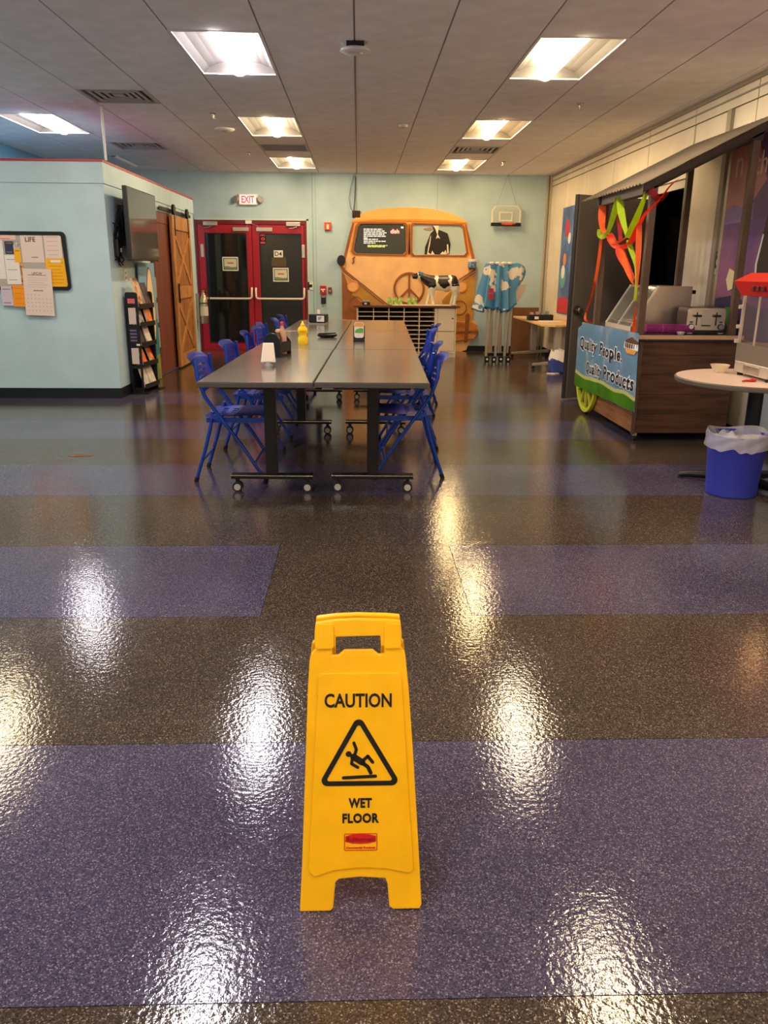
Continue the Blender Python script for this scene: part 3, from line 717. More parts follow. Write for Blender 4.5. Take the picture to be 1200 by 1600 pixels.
G().box(-.033,.03,-.016,-.012,-.025,.02).obj('button', M_black, t)
# fire extinguisher at the end of the partition
t = thing('fire_extinguisher', 'silver fire extinguisher hanging at the end of the partition by the red door', 'fire extinguisher', (-2.385,12.80,.50))
G().lathe([(.05,0),(.062,.02),(.062,.36),(.048,.41),(.025,.435),(.022,.46)], n=24).obj('tank', M_steel, t, smooth=45)
G().cyl((0,0,.46),(0,0,.50),.022,12).obj('valve', mat('brass', (180,140,70), .35, .8), t, smooth=40)
G().bar((-.03,0,.505),(.07,0,.54),.02,.008).obj('lever', M_dark, t)
G().bar((-.02,0,.49),(.07,0,.50),.02,.008).obj('carry_handle', M_dark, t)
G().tube([(.02,0,.47),(.06,0,.46),(.085,0,.41),(.088,0,.25),(.085,0,.12)], .011, 8).obj('hose', M_rub, t, smooth=40)
G().lathe([(.0635,.12),(.0635,.26)], n=24, cap=False).obj('label', mat('ext_label', (214,205,190), .6), t, smooth=40)
G().box(-.115,-.07,-.03,.03,.05,.45).obj('wall_bracket', M_grey, t)
G().lathe([(.065,.30),(.065,.315)], n=24, cap=False).obj('strap', M_dark, t)

# ================================================================ van front cut-out with screen
def van():
    VAN=[(-0.098,2.082),(-0.022,2.154),(0.129,2.226),(0.371,2.271),(0.793,2.295),(1.157,2.279),(1.462,2.225),(1.678,2.142),(1.766,2.077),(1.792,1.956),(1.862,1.726),(1.932,1.522),(1.953,1.404),(1.949,1.196),(1.942,0.896),(1.932,0.531),(2.008,0.440),(2.036,0.316),(1.970,0.208),(1.893,0.160),(1.834,0.020),(1.756,0),(0.832,0),(-0.121,0),(-.17,.03),(-.2,.16),(-.30,.21),(-.36,.32),(-.33,.44),(-0.270,0.51),(-0.273,0.881),(-0.282,1.298),(-0.312,1.386),(-0.237,1.533),(-0.159,1.852)]
    ROOF=[(-0.098,2.088),(-0.022,2.154),(0.129,2.226),(0.371,2.271),(0.793,2.295),(1.157,2.279),(1.462,2.225),(1.678,2.142),(1.762,2.085),(1.405,2.103),(0.827,2.112),(0.251,2.107)]
    W1=[(0.039,2.032),(0.722,2.038),(0.768,2.004),(0.780,1.614),(0.738,1.564),(-0.038,1.575),(-0.078,1.622),(-0.007,1.983)]
    W2=[(0.919,2.035),(1.652,2.024),(1.699,1.984),(1.774,1.608),(1.739,1.564),(0.928,1.560),(0.891,1.595),(0.890,2.000)]
    ox = .83
    t = thing('van_cutout', 'orange van front cut-out with peace sign mounted on the back wall', 'wall decoration', (ox,13.845,0))
    def fn(d): return lambda u, v, w: (u-ox, -d-w, v)      # d = height of the layer above the wall
    M_peach = mat('van_peach_paint', (244,190,128), .5, var=.06, vscale=3)
    M_or = mat('van_orange_paint', (226,146,52), .5, var=.08, vscale=4)
    M_must = mat('van_mustard_paint', (186,132,40), .5, rgb2=(206,150,66), vscale=4)
    M_brn = mat('van_brown_paint', (150,86,40), .5, var=.1, vscale=5)
    G().poly([VAN, W1, W2], .03, fn(.005)).obj('board', M_peach, t)
    G().poly(ROOF, .006, fn(.035)).obj('roof', mat('van_roof_paint', (244,184,96), .5, var=.05, vscale=3), t, bevel=.002)
    # gutter
    up = [(-0.105,2.076),(0.251,2.100),(0.827,2.107),(1.405,2.098),(1.772,2.074)]; lo = [(1.778,2.050),(1.405,2.070),(0.827,2.078),(0.251,2.073),(-0.11,2.05)]
    G().poly(up+lo, .014, fn(.035)).obj('gutter', mat('van_gutter', (222,140,30), .5), t, bevel=.002)
    def ring(L, k):
        c = Vector((sum(p[0] for p in L)/len(L), sum(p[1] for p in L)/len(L)))
        return [tuple(Vector(p)+(Vector(p)-c).normalized()*k) for p in L]
    for Wn in (W1, W2):
        G().poly([ring(Wn, .045), ring(Wn, .004)], .014, fn(.035)).obj('window_rim', M_brn, t, bevel=.003)
        G().poly([ring(Wn, .075), ring(Wn, .045)], .006, fn(.035)).obj('window_surround', M_or, t)
    # side pillars
    G().poly([(-.098,2.045),(-.07,2.045),(-.15,1.70),(-.22,1.45),(-.275,1.45),(-.235,1.55),(-.157,1.86)], .006, fn(.036)).obj('side_pillar', M_brn, t)
    G().poly([(1.765,2.04),(1.74,2.04),(1.82,1.70),(1.875,1.50),(1.925,1.50),(1.857,1.74),(1.787,1.96)], .006, fn(.036)).obj('side_pillar', M_brn, t)
    # lower painted fields
    G().poly([(-.278,1.29),(-.27,.52),(.12,.50),(.18,.72),(.05,.80),(-.10,.92),(-.18,1.10),(-.235,1.25)], .004, fn(.035)).obj('side_field', M_brn, t)
    G().poly([(-.235,1.25),(.45,.74),(.30,.70),(.15,.76),(.05,.82),(-.08,.90),(-.16,1.02)], .005, fn(.036)).obj('mustard_field', M_must, t)
    G().poly([(1.945,1.27),(1.623,1.085),(1.40,.84),(1.44,.50),(1.93,.50),(1.938,.896)], .004, fn(.035)).obj('mustard_field', M_must, t)
    for a, b in (((-.285,1.355),(.50,.755)),((-.275,1.315),(.42,.775)),((1.95,1.34),(1.56,1.11)),((1.95,1.30),(1.58,1.075))):
        a, b = Vector(a), Vector(b); d = (b-a).normalized()*.009; n = Vector((-d.y,d.x))
        G().poly([tuple(a+n),tuple(a-n),tuple(b-n),tuple(b+n)], .014, fn(.036)).obj('chevron_trim', M_brn, t, bevel=.002)
    for cx, cz in ((-.09,1.058),(1.715,1.066)):
        G().poly([arc(cx,cz,.098,0,346,24), arc(cx,cz,.078,0,346,24)], .014, fn(.04)).obj('headlight_ring', M_or, t)
        G().poly(arc(cx,cz,.078,0,346,24), .006, fn(.04)).obj('headlight', mat('van_headlight', (240,176,110), .4), t)
    for cx, cz in ((-.05,.78),(1.70,.72)):
        G().poly([arc(cx,cz,.12,0,346,24), arc(cx,cz,.105,0,346,24)], .008, fn(.04)).obj('indicator_ring', M_brn, t)
    # peace sign
    cx, cz, ro, ri = .843, 1.025, .262, .226
    G().poly([arc(cx,cz,ro,0,352,44), arc(cx,cz,ri,0,352,44)], .022, fn(.036)).obj('peace_ring', M_brn, t, bevel=.003)
    g = G(); w2 = .016
    g.poly([(cx-w2,cz+ri+.005),(cx-w2,cz-ri-.005),(cx+w2,cz-ri-.005),(cx+w2,cz+ri+.005)], .018, fn(.036))
    for s in (-1, 1):
        e = Vector((cx+s*.165,cz-.165)); c0 = Vector((cx,cz)); d = (e-c0).normalized(); n = Vector((-d.y,d.x))*w2
        g.poly([tuple(c0+n),tuple(c0-n),tuple(e-n),tuple(e+n)], .017, fn(.036))
    g.obj('peace_spokes', M_brn, t)
    # bumper
    G().poly([(-.355,.33),(-.325,.44),(-.22,.50),(.83,.455),(1.90,.50),(2.0,.44),(2.03,.316),(1.965,.21),(1.6,.16),(.83,.14),(.06,.16),(-.30,.215)], .03, fn(.036)).obj('bumper', mat('van_bumper', (214,140,62), .45, rgb2=(170,100,48), vscale=5), t, bevel=.008)
    G().poly([(-.34,.36),(.83,.31),(2.02,.35),(2.02,.32),(.83,.28),(-.34,.33)], .01, fn(.066)).obj('bumper_groove', M_brn, t)
    G().poly([(-.32,.465),(-.22,.508),(-.02,.505),(-.02,.47),(-.2,.47)], .034, fn(.036)).obj('bumper_end', mat('van_bumper_yellow', (238,184,50), .45), t)
    for x in (1.82,): G().poly([(x-.03,.16),(x+.03,.16),(x+.045,.62),(x+.01,.64),(x-.02,.6)], .04, fn(.04)).obj('overrider', M_brn, t, bevel=.008)
    # blue-grey pane and cow in the right window
    G().poly([p for p in W2], .004, fn(.008)).obj('window_pane', mat('van_pane', (178,196,190), .3), t)
    # headlamp-like round mirror on the left
    m_ = G().lathe([(.01,0),(.06,.008),(.07,.03),(.065,.05),(.01,.052)], n=22)
    bmesh.ops.transform(m_.bm, matrix=Matrix.Translation((-.284-ox,-.04,1.46)) @ Matrix.Rotation(R(90),4,'X') @ Matrix.Scale(1.25,4,(0,1,0)), verts=m_.bm.verts[:])
    m_.obj('side_mirror', M_black, t, smooth=40)
    G().tube([(-.284-ox,-.06,1.40),(-.25-ox,-.055,1.36),(-.22-ox,-.045,1.34)], .012, 8).obj('mirror_stalk', M_or, t, smooth=40)
    G().tube([(-.06-ox,-.05,1.52),(-.09-ox,-.055,1.50),(-.08-ox,-.05,1.44),(-.10-ox,-.045,1.42)], .014, 8).obj('door_handle', M_brn, t, smooth=40)
    # blue and white lamp on the right
    t2 = thing('wall_canister', 'blue and white canister on the right edge of the van cut-out', 'canister', (1.875,13.73,1.36))
    G().lathe([(.065,0),(.07,.01),(.07,.10)], n=24).obj('body', mat('canister_blue', (70,108,160), .4, rgb2=(150,170,190), vscale=30), t2, smooth=45)
    G().lathe([(.072,.10),(.072,.135),(.066,.14)], n=24).obj('lid', M_white, t2, smooth=45)
    G().box(-.05,.05,.0,.07,-.02,0).obj('bracket', M_brn, t2)
    # black screen in the left window
    t3 = thing('wall_screen', 'dark screen with white text in the left window of the van', 'television', (.35,13.832,1.80))
    SC = [(u-.35, v-1.80) for u, v in W1]
    G().poly([(u*.985, v*.985) for u, v in SC], .01, lambda u, v, w: (u, -w, v)).obj('screen', mat('screen_dark', (58,62,56), .25), t3)
    M_wt = mat('screen_text_white', (230,235,230), .6, emit=(1,1,1), estr=.12); M_yt = mat('screen_text_yellow', (226,240,120), .6, emit=(.85,1,.25), estr=.1)
    rows = [(.155,.30),(.128,.345),(.100,.37),(.073,.335),(.046,.365),(.020,.07),(-.002,.23),(-.032,.37),(-.060,.19)]
    rnd = random.Random(3)
    for z, wd in rows:
        g = G(); x = -.265
        while x < -.265+wd:
            l = min(rnd.uniform(.025,.075), -.265+wd-x+.004)
            g.box(x, x+l, -.0112, -.0104, z-.0075, z+.0075); x += l+.010
        g.obj('text_line', M_wt, t3)
    for z, x0, wd in ((-.098,-.20,.29),(-.117,-.20,.28)):
        g = G(); x = x0
        while x < x0+wd:
            l = min(rnd.uniform(.03,.08), x0+wd-x+.004); g.box(x, x+l, -.0112, -.0104, z-.007, z+.007); x += l+.008
        g.obj('text_line', M_yt, t3)
    G().box(.105,.125,-.0112,-.0104,-.103,-.090).obj('cursor', M_wt, t3)
    text_obj('red_shadow_lettering', 'dish', .1, mat('dish_red', (170,30,40), .6, emit=(.6,.03,.05), estr=.05), t3, frame_m((.245,-.0106,.125),(1,0,0),(0,0,1)), width=.158, height=.085, offset=.008)
    text_obj('lettering', 'dish', .1, mat('dish_white', (250,225,225), .6, emit=(1,.85,.85), estr=.12), t3, frame_m((.245,-.0122,.125),(1,0,0),(0,0,1)), width=.14, height=.066, offset=.002)
    G().box(.345,.385,-.0112,-.0104,.17,.20).obj('corner_icon', M_wt, t3)
    # cow figure in the right window
    COW2=[(1.091,1.568),(1.096,1.683),(1.153,1.827),(1.182,1.898),(1.233,1.948),(1.209,2.019),(1.246,2.026),(1.314,2.024),(1.308,1.956),(1.377,1.935),(1.461,1.901),(1.494,1.801),(1.516,1.730),(1.501,1.586),(1.463,1.571),(1.447,1.629),(1.357,1.570),(1.190,1.576)]
    FACE=[(1.217,2.019),(1.314,2.025),(1.308,1.956),(1.300,1.885),(1.343,1.814),(1.304,1.835),(1.272,1.813),(1.291,1.885),(1.255,1.970)]
    t4 = thing('cow_figure', 'flat black and white cow figure in the right window of the van', 'decoration', (1.3,13.83,1.568))
    f4 = lambda d: (lambda u, v, w: (u-1.3, -d-w, v-1.568))
    M_cb = mat('cow_black', (34,24,18), .5); M_cw = mat('cow_cream', (240,228,196), .5)
    G().poly(COW2, .012, f4(0)).obj('body', M_cb, t4)
    G().poly(FACE, .003, f4(.012)).obj('face', M_cw, t4)
    G().poly([(1.06,1.97),(1.16,1.99),(1.21,1.985),(1.215,1.955),(1.15,1.945),(1.08,1.955)], .008, f4(.001)).obj('ear', mat('cow_ear', (176,126,104), .6), t4)
    for L in ([(1.155,1.72),(1.182,1.86),(1.19,1.86),(1.175,1.72),(1.15,1.60),(1.205,1.568),(1.13,1.568)], [(1.455,1.73),(1.475,1.73),(1.49,1.60),(1.475,1.575),(1.462,1.60)], [(1.195,1.570),(1.215,1.63),(1.235,1.60),(1.26,1.57)], [(1.34,1.572),(1.39,1.62),(1.41,1.60),(1.435,1.645),(1.46,1.575)]):
        G().poly(L, .003, f4(.012)).obj('white_patch', M_cw, t4)
van()
tag(G().tube([(-.045,13.835,2.75),(-.05,13.83,2.6),(-.06,13.825,2.4),(-.075,13.80,2.22),(-.06,13.80,2.14)], .009, 8).obj('black_cable', M_black, smooth=40), 'thick black cable hanging from the ceiling to the van screen', 'cable')
tag(G().tube([(-.07,13.835,2.77),(-.12,13.83,2.6),(-.15,13.83,2.42),(-.13,13.83,2.28),(-.09,13.81,2.22)], .004, 6).obj('thin_black_cable', M_black, smooth=40), 'thin looping cable left of the thick black cable above the van', 'cable')
tag(G().box(-.10,.03,13.80,13.845,2.13,2.235).obj('cable_box', mat('dark_brown_box', (50,32,26), .6), bevel=.004), 'small dark box on the wall at the top left corner of the van', 'box')

# ================================================================ mail sorter cabinet and what stands on it
M_cream = mat('cream_laminate', (226,208,178), .45)
M_slot = mat('dark_slot', (96,88,80), .8)
def sorter():
    x0, x1, y0, y1, zt = -.03, 1.53, 12.80, 13.25, .79
    t = thing('mail_sorter_cabinet', 'cream pigeonhole mail sorter cabinet in front of the van', 'cabinet', (0,0,0))
    G().box(x0,x1,y1-.02,y1,0,zt-.03).obj('back_panel', M_slot, t)
    G().box(x0,x0+.025,y0,y1-.02,0,zt-.03).obj('side_panel', M_cream, t)
    G().box(x1-.02,x1,y0,y1-.02,0,zt-.03).obj('side_panel', M_cream, t)
    G().box(1.19,1.235,y0,y1-.02,0,zt-.03).obj('divider', M_cream, t)
    G().box(x0-.05,x1+.05,y0-.04,y1+.02,zt-.03,zt).obj('cabinet_top', mat('dark_wood_top', (96,52,34), .4), t, bevel=.003)
    G().box(x0+.025,x1-.02,y0+.02,y1-.02,0,.06).obj('plinth', M_cream, t)
    cw = (1.19-(x0+.025))/5
    for i in range(1, 5):
        xx = x0+.025+cw*i; G().box(xx-.006,xx+.006,y0+.002,y1-.02,.06,zt-.03).obj('divider', M_cream, t)
    for j in range(1, 11):
        z = zt-.03-.0685*j
        if z < .06: break
        G().box(x0+.025,1.19,y0+.006,y1-.02,z-.0045,z+.0045).obj('shelf', M_cream, t)
    for z0, z1 in ((.405,.755),(.10,.395)):
        d = G().box(1.24,x1-.024,y0-.004,y0+.014,z0,z1).obj('door', M_cream, t, bevel=.002)
        if z0 > .3: G().cyl((1.47,y0-.012,.60),(1.47,y0-.004,.60),.011,12).obj('lock', M_dark, d, smooth=40)
    G().box(1.235,x1-.02,y0+.002,y0+.018,.06,.098).obj('door_rail', M_cream, t)
sorter()
tag(G().box(.53,1.44,12.80,13.1,.79,.797).obj('white_runner', mat('runner_white', (232,218,196), .7), bevel=.002), 'white runner mat on top of the mail sorter under the cow statue', 'mat')
def cow():
    t = thing('cow_statue', 'black and white cow statue with blue bow standing on the mail sorter', 'statue', (1.25,12.95,.797))
    g = G()
    bp = [(.305,.36,.03),(.29,.355,.085),(.23,.345,.112),(.10,.33,.118),(0,.33,.116),(-.10,.345,.106),(-.17,.375,.084),(-.235,.41,.062),(-.285,.437,.054),(-.335,.437,.050),(-.385,.423,.036),(-.412,.415,.026)]
    g.tube([(x,0,z) for x, z, r in bp], [r for x, z, r in bp], 18)
    for s in (-1, 1):
        k = s < 0
        g.tube([(-.10,s*.05,.31),(-.105,s*.055,.22),(-.095 if k else -.14,s*.06,.13),(-.08 if k else -.165,s*.06,.035),(-.085 if k else -.17,s*.06,.006)], [.07,.05,.028,.024,.03], 12)
        g.tube([(.245,s*.05,.31),(.255,s*.055,.23),(.27 if k else .25,s*.06,.15),(.25 if k else .215,s*.06,.035),(.245 if k else .21,s*.06,.006)], [.08,.065,.032,.025,.03], 12)
    mc = bpy.data.materials.new('cow_hide'); mc.use_nodes = True; nt = mc.node_tree; n = nt.nodes; b = n['Principled BSDF']; b.inputs['Roughness'].default_value = .4
    L = nt.links.new
    tc = n.new('ShaderNodeTexCoord'); nz = n.new('ShaderNodeTexNoise'); nz.inputs['Scale'].default_value = 9; nz.inputs['Detail'].default_value = 1
    L(tc.outputs['Object'], nz.inputs['Vector']); sx = n.new('ShaderNodeSeparateXYZ'); L(tc.outputs['Object'], sx.inputs[0])
    def M_(op, a, b_=None, c=None):
        m = n.new('ShaderNodeMath'); m.operation = op
        for i, v in enumerate((a, b_, c)):
            if v is None: continue
            if isinstance(v, (int, float)): m.inputs[i].default_value = v
            else: L(v, m.inputs[i])
        return m.outputs[0]
    wob = M_('MULTIPLY', M_('SUBTRACT', nz.outputs['Fac'], .5), .16)
    xx = M_('ADD', sx.outputs[0], wob); zz = M_('ADD', sx.outputs[2], wob)
    wh = M_('MAXIMUM', M_('MAXIMUM', M_('COMPARE', xx, -.035, .026), M_('COMPARE', xx, .165, .024)), M_('LESS_THAN', zz, .265))
    wh = M_('MAXIMUM', wh, M_('COMPARE', xx, -.325, .022))
    mx = n.new('ShaderNodeMix'); mx.data_type = 'RGBA'; mx.inputs[6].default_value = lin((32,25,22)); mx.inputs[7].default_value = lin((240,228,200))
    L(wh, mx.inputs[0]); L(mx.outputs[2], b.inputs['Base Color'])
    o = g.obj('body', mc, t)
    md = o.modifiers.new('remesh', 'REMESH'); md.mode = 'VOXEL'; md.voxel_size = .009; md.use_smooth_shade = True
    sm = o.modifiers.new('smooth', 'SMOOTH'); sm.factor = .5; sm.iterations = 4
    for s in (-1, 1): G().ball((-.305,s*.06,.455), .03, 10, (.5,1,.45)).obj('ear', MATS['cow_black'], t, smooth=60)
    for a, c_ in ((0,(-.265,-.03,.475)),(1,(-.30,-.03,.485)),(2,(-.28,-.045,.455))): G().ball(c_, .022, 10, (1,.6,1)).obj('bow_loop', mat('bow_blue', (50,130,190), .5), t, smooth=60)
    G().tube([(.31,0,.39),(.325,0,.36),(.32,0,.28),(.325,0,.18)], [.012,.01,.008,.016], 8).obj('tail', M_white, t, smooth=50)
    G().ball((.13,0,.235), .05, 12, (1.1,.9,.8)).obj('udder', mat('udder_pink', (226,180,160), .5), t, smooth=60)
    G().box(-.2,.29,-.09,.09,0,.006).obj('plinth', MATS['cow_cream'], t)
cow()
M_can = mat('can_green', (128,176,60), .3, .1, rgb2=(206,220,150), vscale=25)
for i, x in enumerate((.485,.572,.655,.80,.882)):
    t = thing('drink_can', ['green drink can at the left end of the can row on the mail sorter','second green drink can from the left on the mail sorter','third green drink can, in front of the peace sign spoke','fourth green drink can, right of the gap in the can row','green drink can nearest the cow statue'][i], 'can', (x,12.93+.01*(i%2),.797), 0, 'green cans on the mail sorter')
    G().lathe([(.026,0),(.033,.006),(.033,.10),(.026,.112)], n=18).obj('body', M_can, t, smooth=40)
    G().lathe([(.027,.112),(.027,.116),(.02,.115)], n=18).obj('lid', M_steel, t, smooth=40)
t = thing('small_box', 'small black and grey box at the left end of the mail sorter', 'box', (.12,12.92,.79))
G().box(-.06,.06,-.04,.04,0,.045).obj('body', M_dark, t, bevel=.004); G().box(-.055,.055,-.038,.038,.045,.07).obj('lid', M_grey, t, bevel=.004)
G().box(-.03,.01,-.0415,-.04,.012,.035).obj('label', M_paper, t)

# ================================================================ folded canopy tent
def tent():
    t = thing('folded_canopy_tent', 'folded pop-up canopy tent with blue printed fabric and grey legs', 'canopy tent', (2.10,12.38,0))
    M_tb = mat('tent_fabric', (86,148,188), .6, rgb2=(236,224,200), vscale=4.5, r2pos=(.585,.60))
    M_tg = mat('tent_lining', (190,178,162), .7); M_leg = mat('tent_leg_grey', (176,164,148), .4, .3)
    prf = [(1.40,.19),(1.425,.185),(1.36,.20),(1.24,.215),(1.12,.23),(1.0,.235),(.90,.24),(.80,.245)]
    def fab(a, b):
        k = b*(len(prf)-1); i = min(int(k), len(prf)-2); f = k-i
        z = prf[i][0]*(1-f)+prf[i+1][0]*f; r = prf[i][1]*(1-f)+prf[i+1][1]*f
        th = 2*PI*a
        tri = abs(((a*11) % 1)-.5)*4-1
        r *= 1+(.10+.16*b)*tri+.04*math.sin(23*th)*b
        right = max(0, math.cos(th+.25))**8; left = max(0, math.cos(th-PI-.35))**8
        r += right*.19*math.sin(PI*min(1, b*1.35))**1.5+left*.12*b**1.5
        z += -.05*b*b*left+.09*b*right+.05*b*tri*.6-.06*b*max(0, math.cos(th+PI/2-.5))**4
        return (r*math.cos(th), (r*.8)*math.sin(th), z)
    G().grid(132, 20, fab, closed=True).obj('canopy_fabric', M_tb, t, smooth=60)
    hem = [fab(i/132, 1) for i in range(132)]
    G().tube(hem, .012, 6, closed=True).obj('hem', mat('tent_hem_blue', (48,116,160), .6), t, smooth=50)
    G().poly([(.16,1.10),(.40,1.13),(.36,1.0),(.26,.84),(.19,.80)], .01, lambda u, v, w: (u, -.10-w, v)).obj('lining_flap', M_tg, t)
    for q in ([(-.20,.92),(-.12,.92),(-.12,1.0),(-.2,1.0)],[(-.2,1.01),(-.12,1.01),(-.125,1.07),(-.19,1.08)]):
        G().poly(q, .012, lambda u, v, w: (u, -.30-w, v)).obj('red_print', mat('tent_red', (180,44,72), .6), t)
    for i in range(4):
        G().ball((-.14+.09*i,-.13,1.425), .035, 10, (1.2,.7,.6)).obj('peak_lining', mat('tent_cream', (236,226,206), .7), t, smooth=60)
    for i in range(8):
        x = -.165+.047*i; y = -.12+.05*(i % 3); tip = .03*math.sin(i*2.1)
        G().bar((x,y,.075),(x+tip,y,.86),.034,.034).obj('leg', M_leg, t, bevel=.003)
    for x, y in ((-.155,-.15),(-.055,-.19),(.06,-.13),(.165,-.16)):
        f = G().box(x-.035,x+.035,y-.03,y+.03,.0,.075).obj('foot', M_rub, t, bevel=.012)
        G().cyl((x,y-.032,.035),(x,y-.03,.035),.016,12).obj('foot_cap', M_white, f)
    G().box(-.18,.19,-.1,.1,.075,.12).obj('truss_bundle', M_dark, t)
tent()

# ================================================================ little basketball hoop on strings
t = thing('basketball_hoop', 'small clear basketball backboard hanging on strings from the ceiling', 'basketball hoop', (2.40,13.76,2.02))
L = [(-.24,0),(.24,0),(.24,.24),(.18,.31),(-.18,.31),(-.24,.24)]
f2 = lambda u, v, w: (u, -w, v)
G().poly([L, [(u*.90, .02+v*.90) for u, v in L]], .02, f2).obj('frame', mat('hoop_frame', (226,216,196), .4), t, bevel=.003)
G().poly([(u*.90, .02+v*.90) for u, v in L], .004, lambda u, v, w: (u, -.008-w, v)).obj('backboard', mat('acrylic', (220,228,220), .1, alpha=.25), t)
G().poly([rrect(-.115,.105,.07,.215,.004), rrect(-.095,.085,.09,.195,.003)], .012, lambda u, v, w: (u, -.012-w, v)).obj('target_square', MATS['hoop_frame'], t)
G().box(-.245,.245,-.035,.0,-.005,.05).obj('lower_bar', M_black, t, bevel=.004)
rim = [(.02+.11*math.cos(2*PI*i/24), -.15+.11*math.sin(2*PI*i/24), .03) for i in range(24)]
G().tube(rim, .007, 8, closed=True).obj('rim', mat('rim_orange', (226,90,40), .4), t, smooth=50)
G().box(-.06,.10,-.05,-.035,.012,.04).obj('rim_bracket', MATS['rim_orange'], t)
for s in (-1, 1): G().cyl((s*.16,-.01,.31),(0.0,-.01,.775),.0035,6).obj('string', M_grey, t)

# ================================================================ desk in the back corner with its clutter
M_maple = mat('maple_laminate', (226,186,128), .4, var=.06, vscale=5, stretch=(1,.2,1))
M_silver = mat('silver_leg', (196,186,170), .4, .4)
t = thing('corner_desk', 'maple training desk with silver caster legs against the right wall', 'desk', (2.8,12.2,0))
DT = [(.30,-.95),(.30,1.12),(-.28,1.12),(-.28,-1.0),(-.13,-1.15),(.10,-1.0)]
G().poly(DT, .028, lambda u, v, w: (u, v, .59+w)).obj('desk_top', M_maple, t, bevel=.003)
for y in (-.75,.85):
    c = G().box(-.03,.06,y-.05,y+.05,.10,.59).obj('column', M_silver, t, bevel=.006)
    fo = G().hexa([(-.36,y-.22,.05),(-.36,y-.17,.05),(.28,y+.05,.06),(.28,y,.06),(-.36,y-.22,.08),(-.36,y-.17,.08),(.28,y+.05,.11),(.28,y,.11)]).obj('foot', M_silver, t, bevel=.004)
    G().cyl((-.35,y-.205,.024),(-.35,y-.18,.024),.024,14).obj('caster', M_rub, fo, smooth=40)
    G().cyl((.25,y+.0,.024),(.25,y+.03,.024),.024,14).obj('caster', M_rub, fo, smooth=40)
tag(G().box(2.56,3.0,13.62,13.65,.0,.74).obj('brown_board', mat('brown_board', (126,84,54), .6, var=.08, vscale=4), bevel=.003), 'brown board standing on the floor between the canopy tent and the corner', 'board')
t = thing('desk_organizer', 'black desk organizer box on the maple corner desk', 'organizer', (2.70,12.15,.618))
G().box(-.18,.18,-.10,.10,0,.085).obj('body', M_black, t, bevel=.01)
for x, h in ((-.13,.03),(-.05,.04),(.03,.02),(.10,.045)): G().box(x-.02,x+.02,-.05,.03,.085,.085+h).obj('item', mat('organizer_item_%d' % int(x*100), (170-int(x*400),160,150), .5), t)
G().box(-.10,-.04,-.1015,-.10,.02,.06).obj('label', M_paper, t)
tag(G().box(2.62,2.92,11.72,11.9,.618,.63).obj('paper_stack', M_paper), 'flat paper stack on the maple corner desk in front of the organizer', 'paper')
t = thing('storage_bag', 'blue and white bag on the floor under the maple desk', 'bag', (2.72,10.85,0))
G().box(-.14,.16,-.1,.12,0,.2).obj('body', mat('bag_blue', (50,66,140), .6), t, bevel=.03)
G().grid(16, 4, lambda a, b: ((.16+.02*math.sin(14*a*PI))*math.cos(2*PI*a)*(1-.2*b)+.01, .13*math.sin(2*PI*a)*(1-.2*b)+.01, .17+.13*b+.02*math.sin(10*PI*a)), closed=True).obj('liner', mat('bag_liner', (226,218,208), .5), t, smooth=60)
G().box(-.1,.12,-.06,.08,.19,.27).obj('contents', mat('bag_contents', (120,92,76), .7, rgb2=(210,200,190), vscale=18), t, bevel=.03)
G().poly([(-.2,-.12),(-.1,-.16),(-.02,-.1),(-.12,-.08)], .01, lambda u, v, w: (u, v, w)).obj('loose_tissue', M_paper, t)

# ================================================================ left partition: notice board
def board():
    t = thing('notice_board', 'black framed notice board on the front of the left partition', 'notice board', (-3.6,8.488,1.1))
    fn = lambda u, v, w: (u+.1, -w, v)
    OUTL = [(-.85,-.005),(.56,-.005)]; 
    o = arc(.56,.035,.04,-90,0,5)+arc(.545,.51,.045,0,90,5)+[(-.85,.555),(-.85,-.005)]
    i = arc(.55,.05,.02,-90,0,4)+arc(.53,.50,.02,0,90,4)+[(-.82,.52),(-.82,.03)]
    G().poly([o, i], .022, fn).obj('frame', M_black, t, bevel=.003)
    G().poly(i, .010, fn).obj('board', mat('cork_grey', (176,168,158), .8), t)
board()
YP = 8.477
def paper(name, lab, x0, x1, z0, z1, m, tilt=0, d=0, lines=0, lm=None, group='papers on the notice board'):
    t = thing(name, lab, 'paper', ((x0+x1)/2, YP-d, z0), 0, group)
    w = (x1-x0)/2; h = z1-z0
    G().box(-w,w,-.0015,0,0,h).obj('sheet', m, t)
    for k in range(lines):
        zz = h*.85-(h*.7)*k/max(1,lines-1)
        G().box(-w*.7,w*(.7-.25*((k*37)%5)/4),-.0022,-.0015,zz-.003,zz+.003).obj('print_line', lm or M_ink, t)
    t.rotation_euler = (0, tilt, 0)
    return t
M_pink = mat('paper_blush', (226,204,192), .8); M_pgrey = mat('paper_grey_print', (150,140,134), .8); M_yel = mat('paper_orange_yellow', (244,176,20), .75); M_pur = mat('paper_navy', (56,54,84), .7)
t = paper('life_poster', 'blush sheet headed LIFE on the notice board', -3.355,-3.14,1.36,1.64, M_pink)
text_obj('lettering', 'LIFE', .06, M_ink, t, frame_m((-.01,-.0021,.22),(1,0,0),(0,0,1)), width=.10, height=.045, offset=.0006)
G().box(-.015,.05,-.0021,-.0015,.045,.055).obj('print_line', M_pgrey, t)
paper('notice_sheet', 'pale sheet with faint lines at the top right of the notice board', -3.125,-2.955,1.40,1.64, M_pink, 0, .001, 5, mat('faint_print', (196,172,160), .8))
t = paper('yellow_flyer', 'orange yellow flyer at the lower right of the notice board', -3.13,-2.93,1.125,1.40, M_yel, 0, 0, 7, mat('flyer_print', (206,138,12), .8))
G().box(-.05,.05,-.0025,-.0015,.235,.26).obj('label', M_paper, t)
t = paper('wall_calendar', 'white wall calendar page hanging below the notice board edge', -3.375,-3.09,.845,1.30, M_pink, R(1.5), .018)
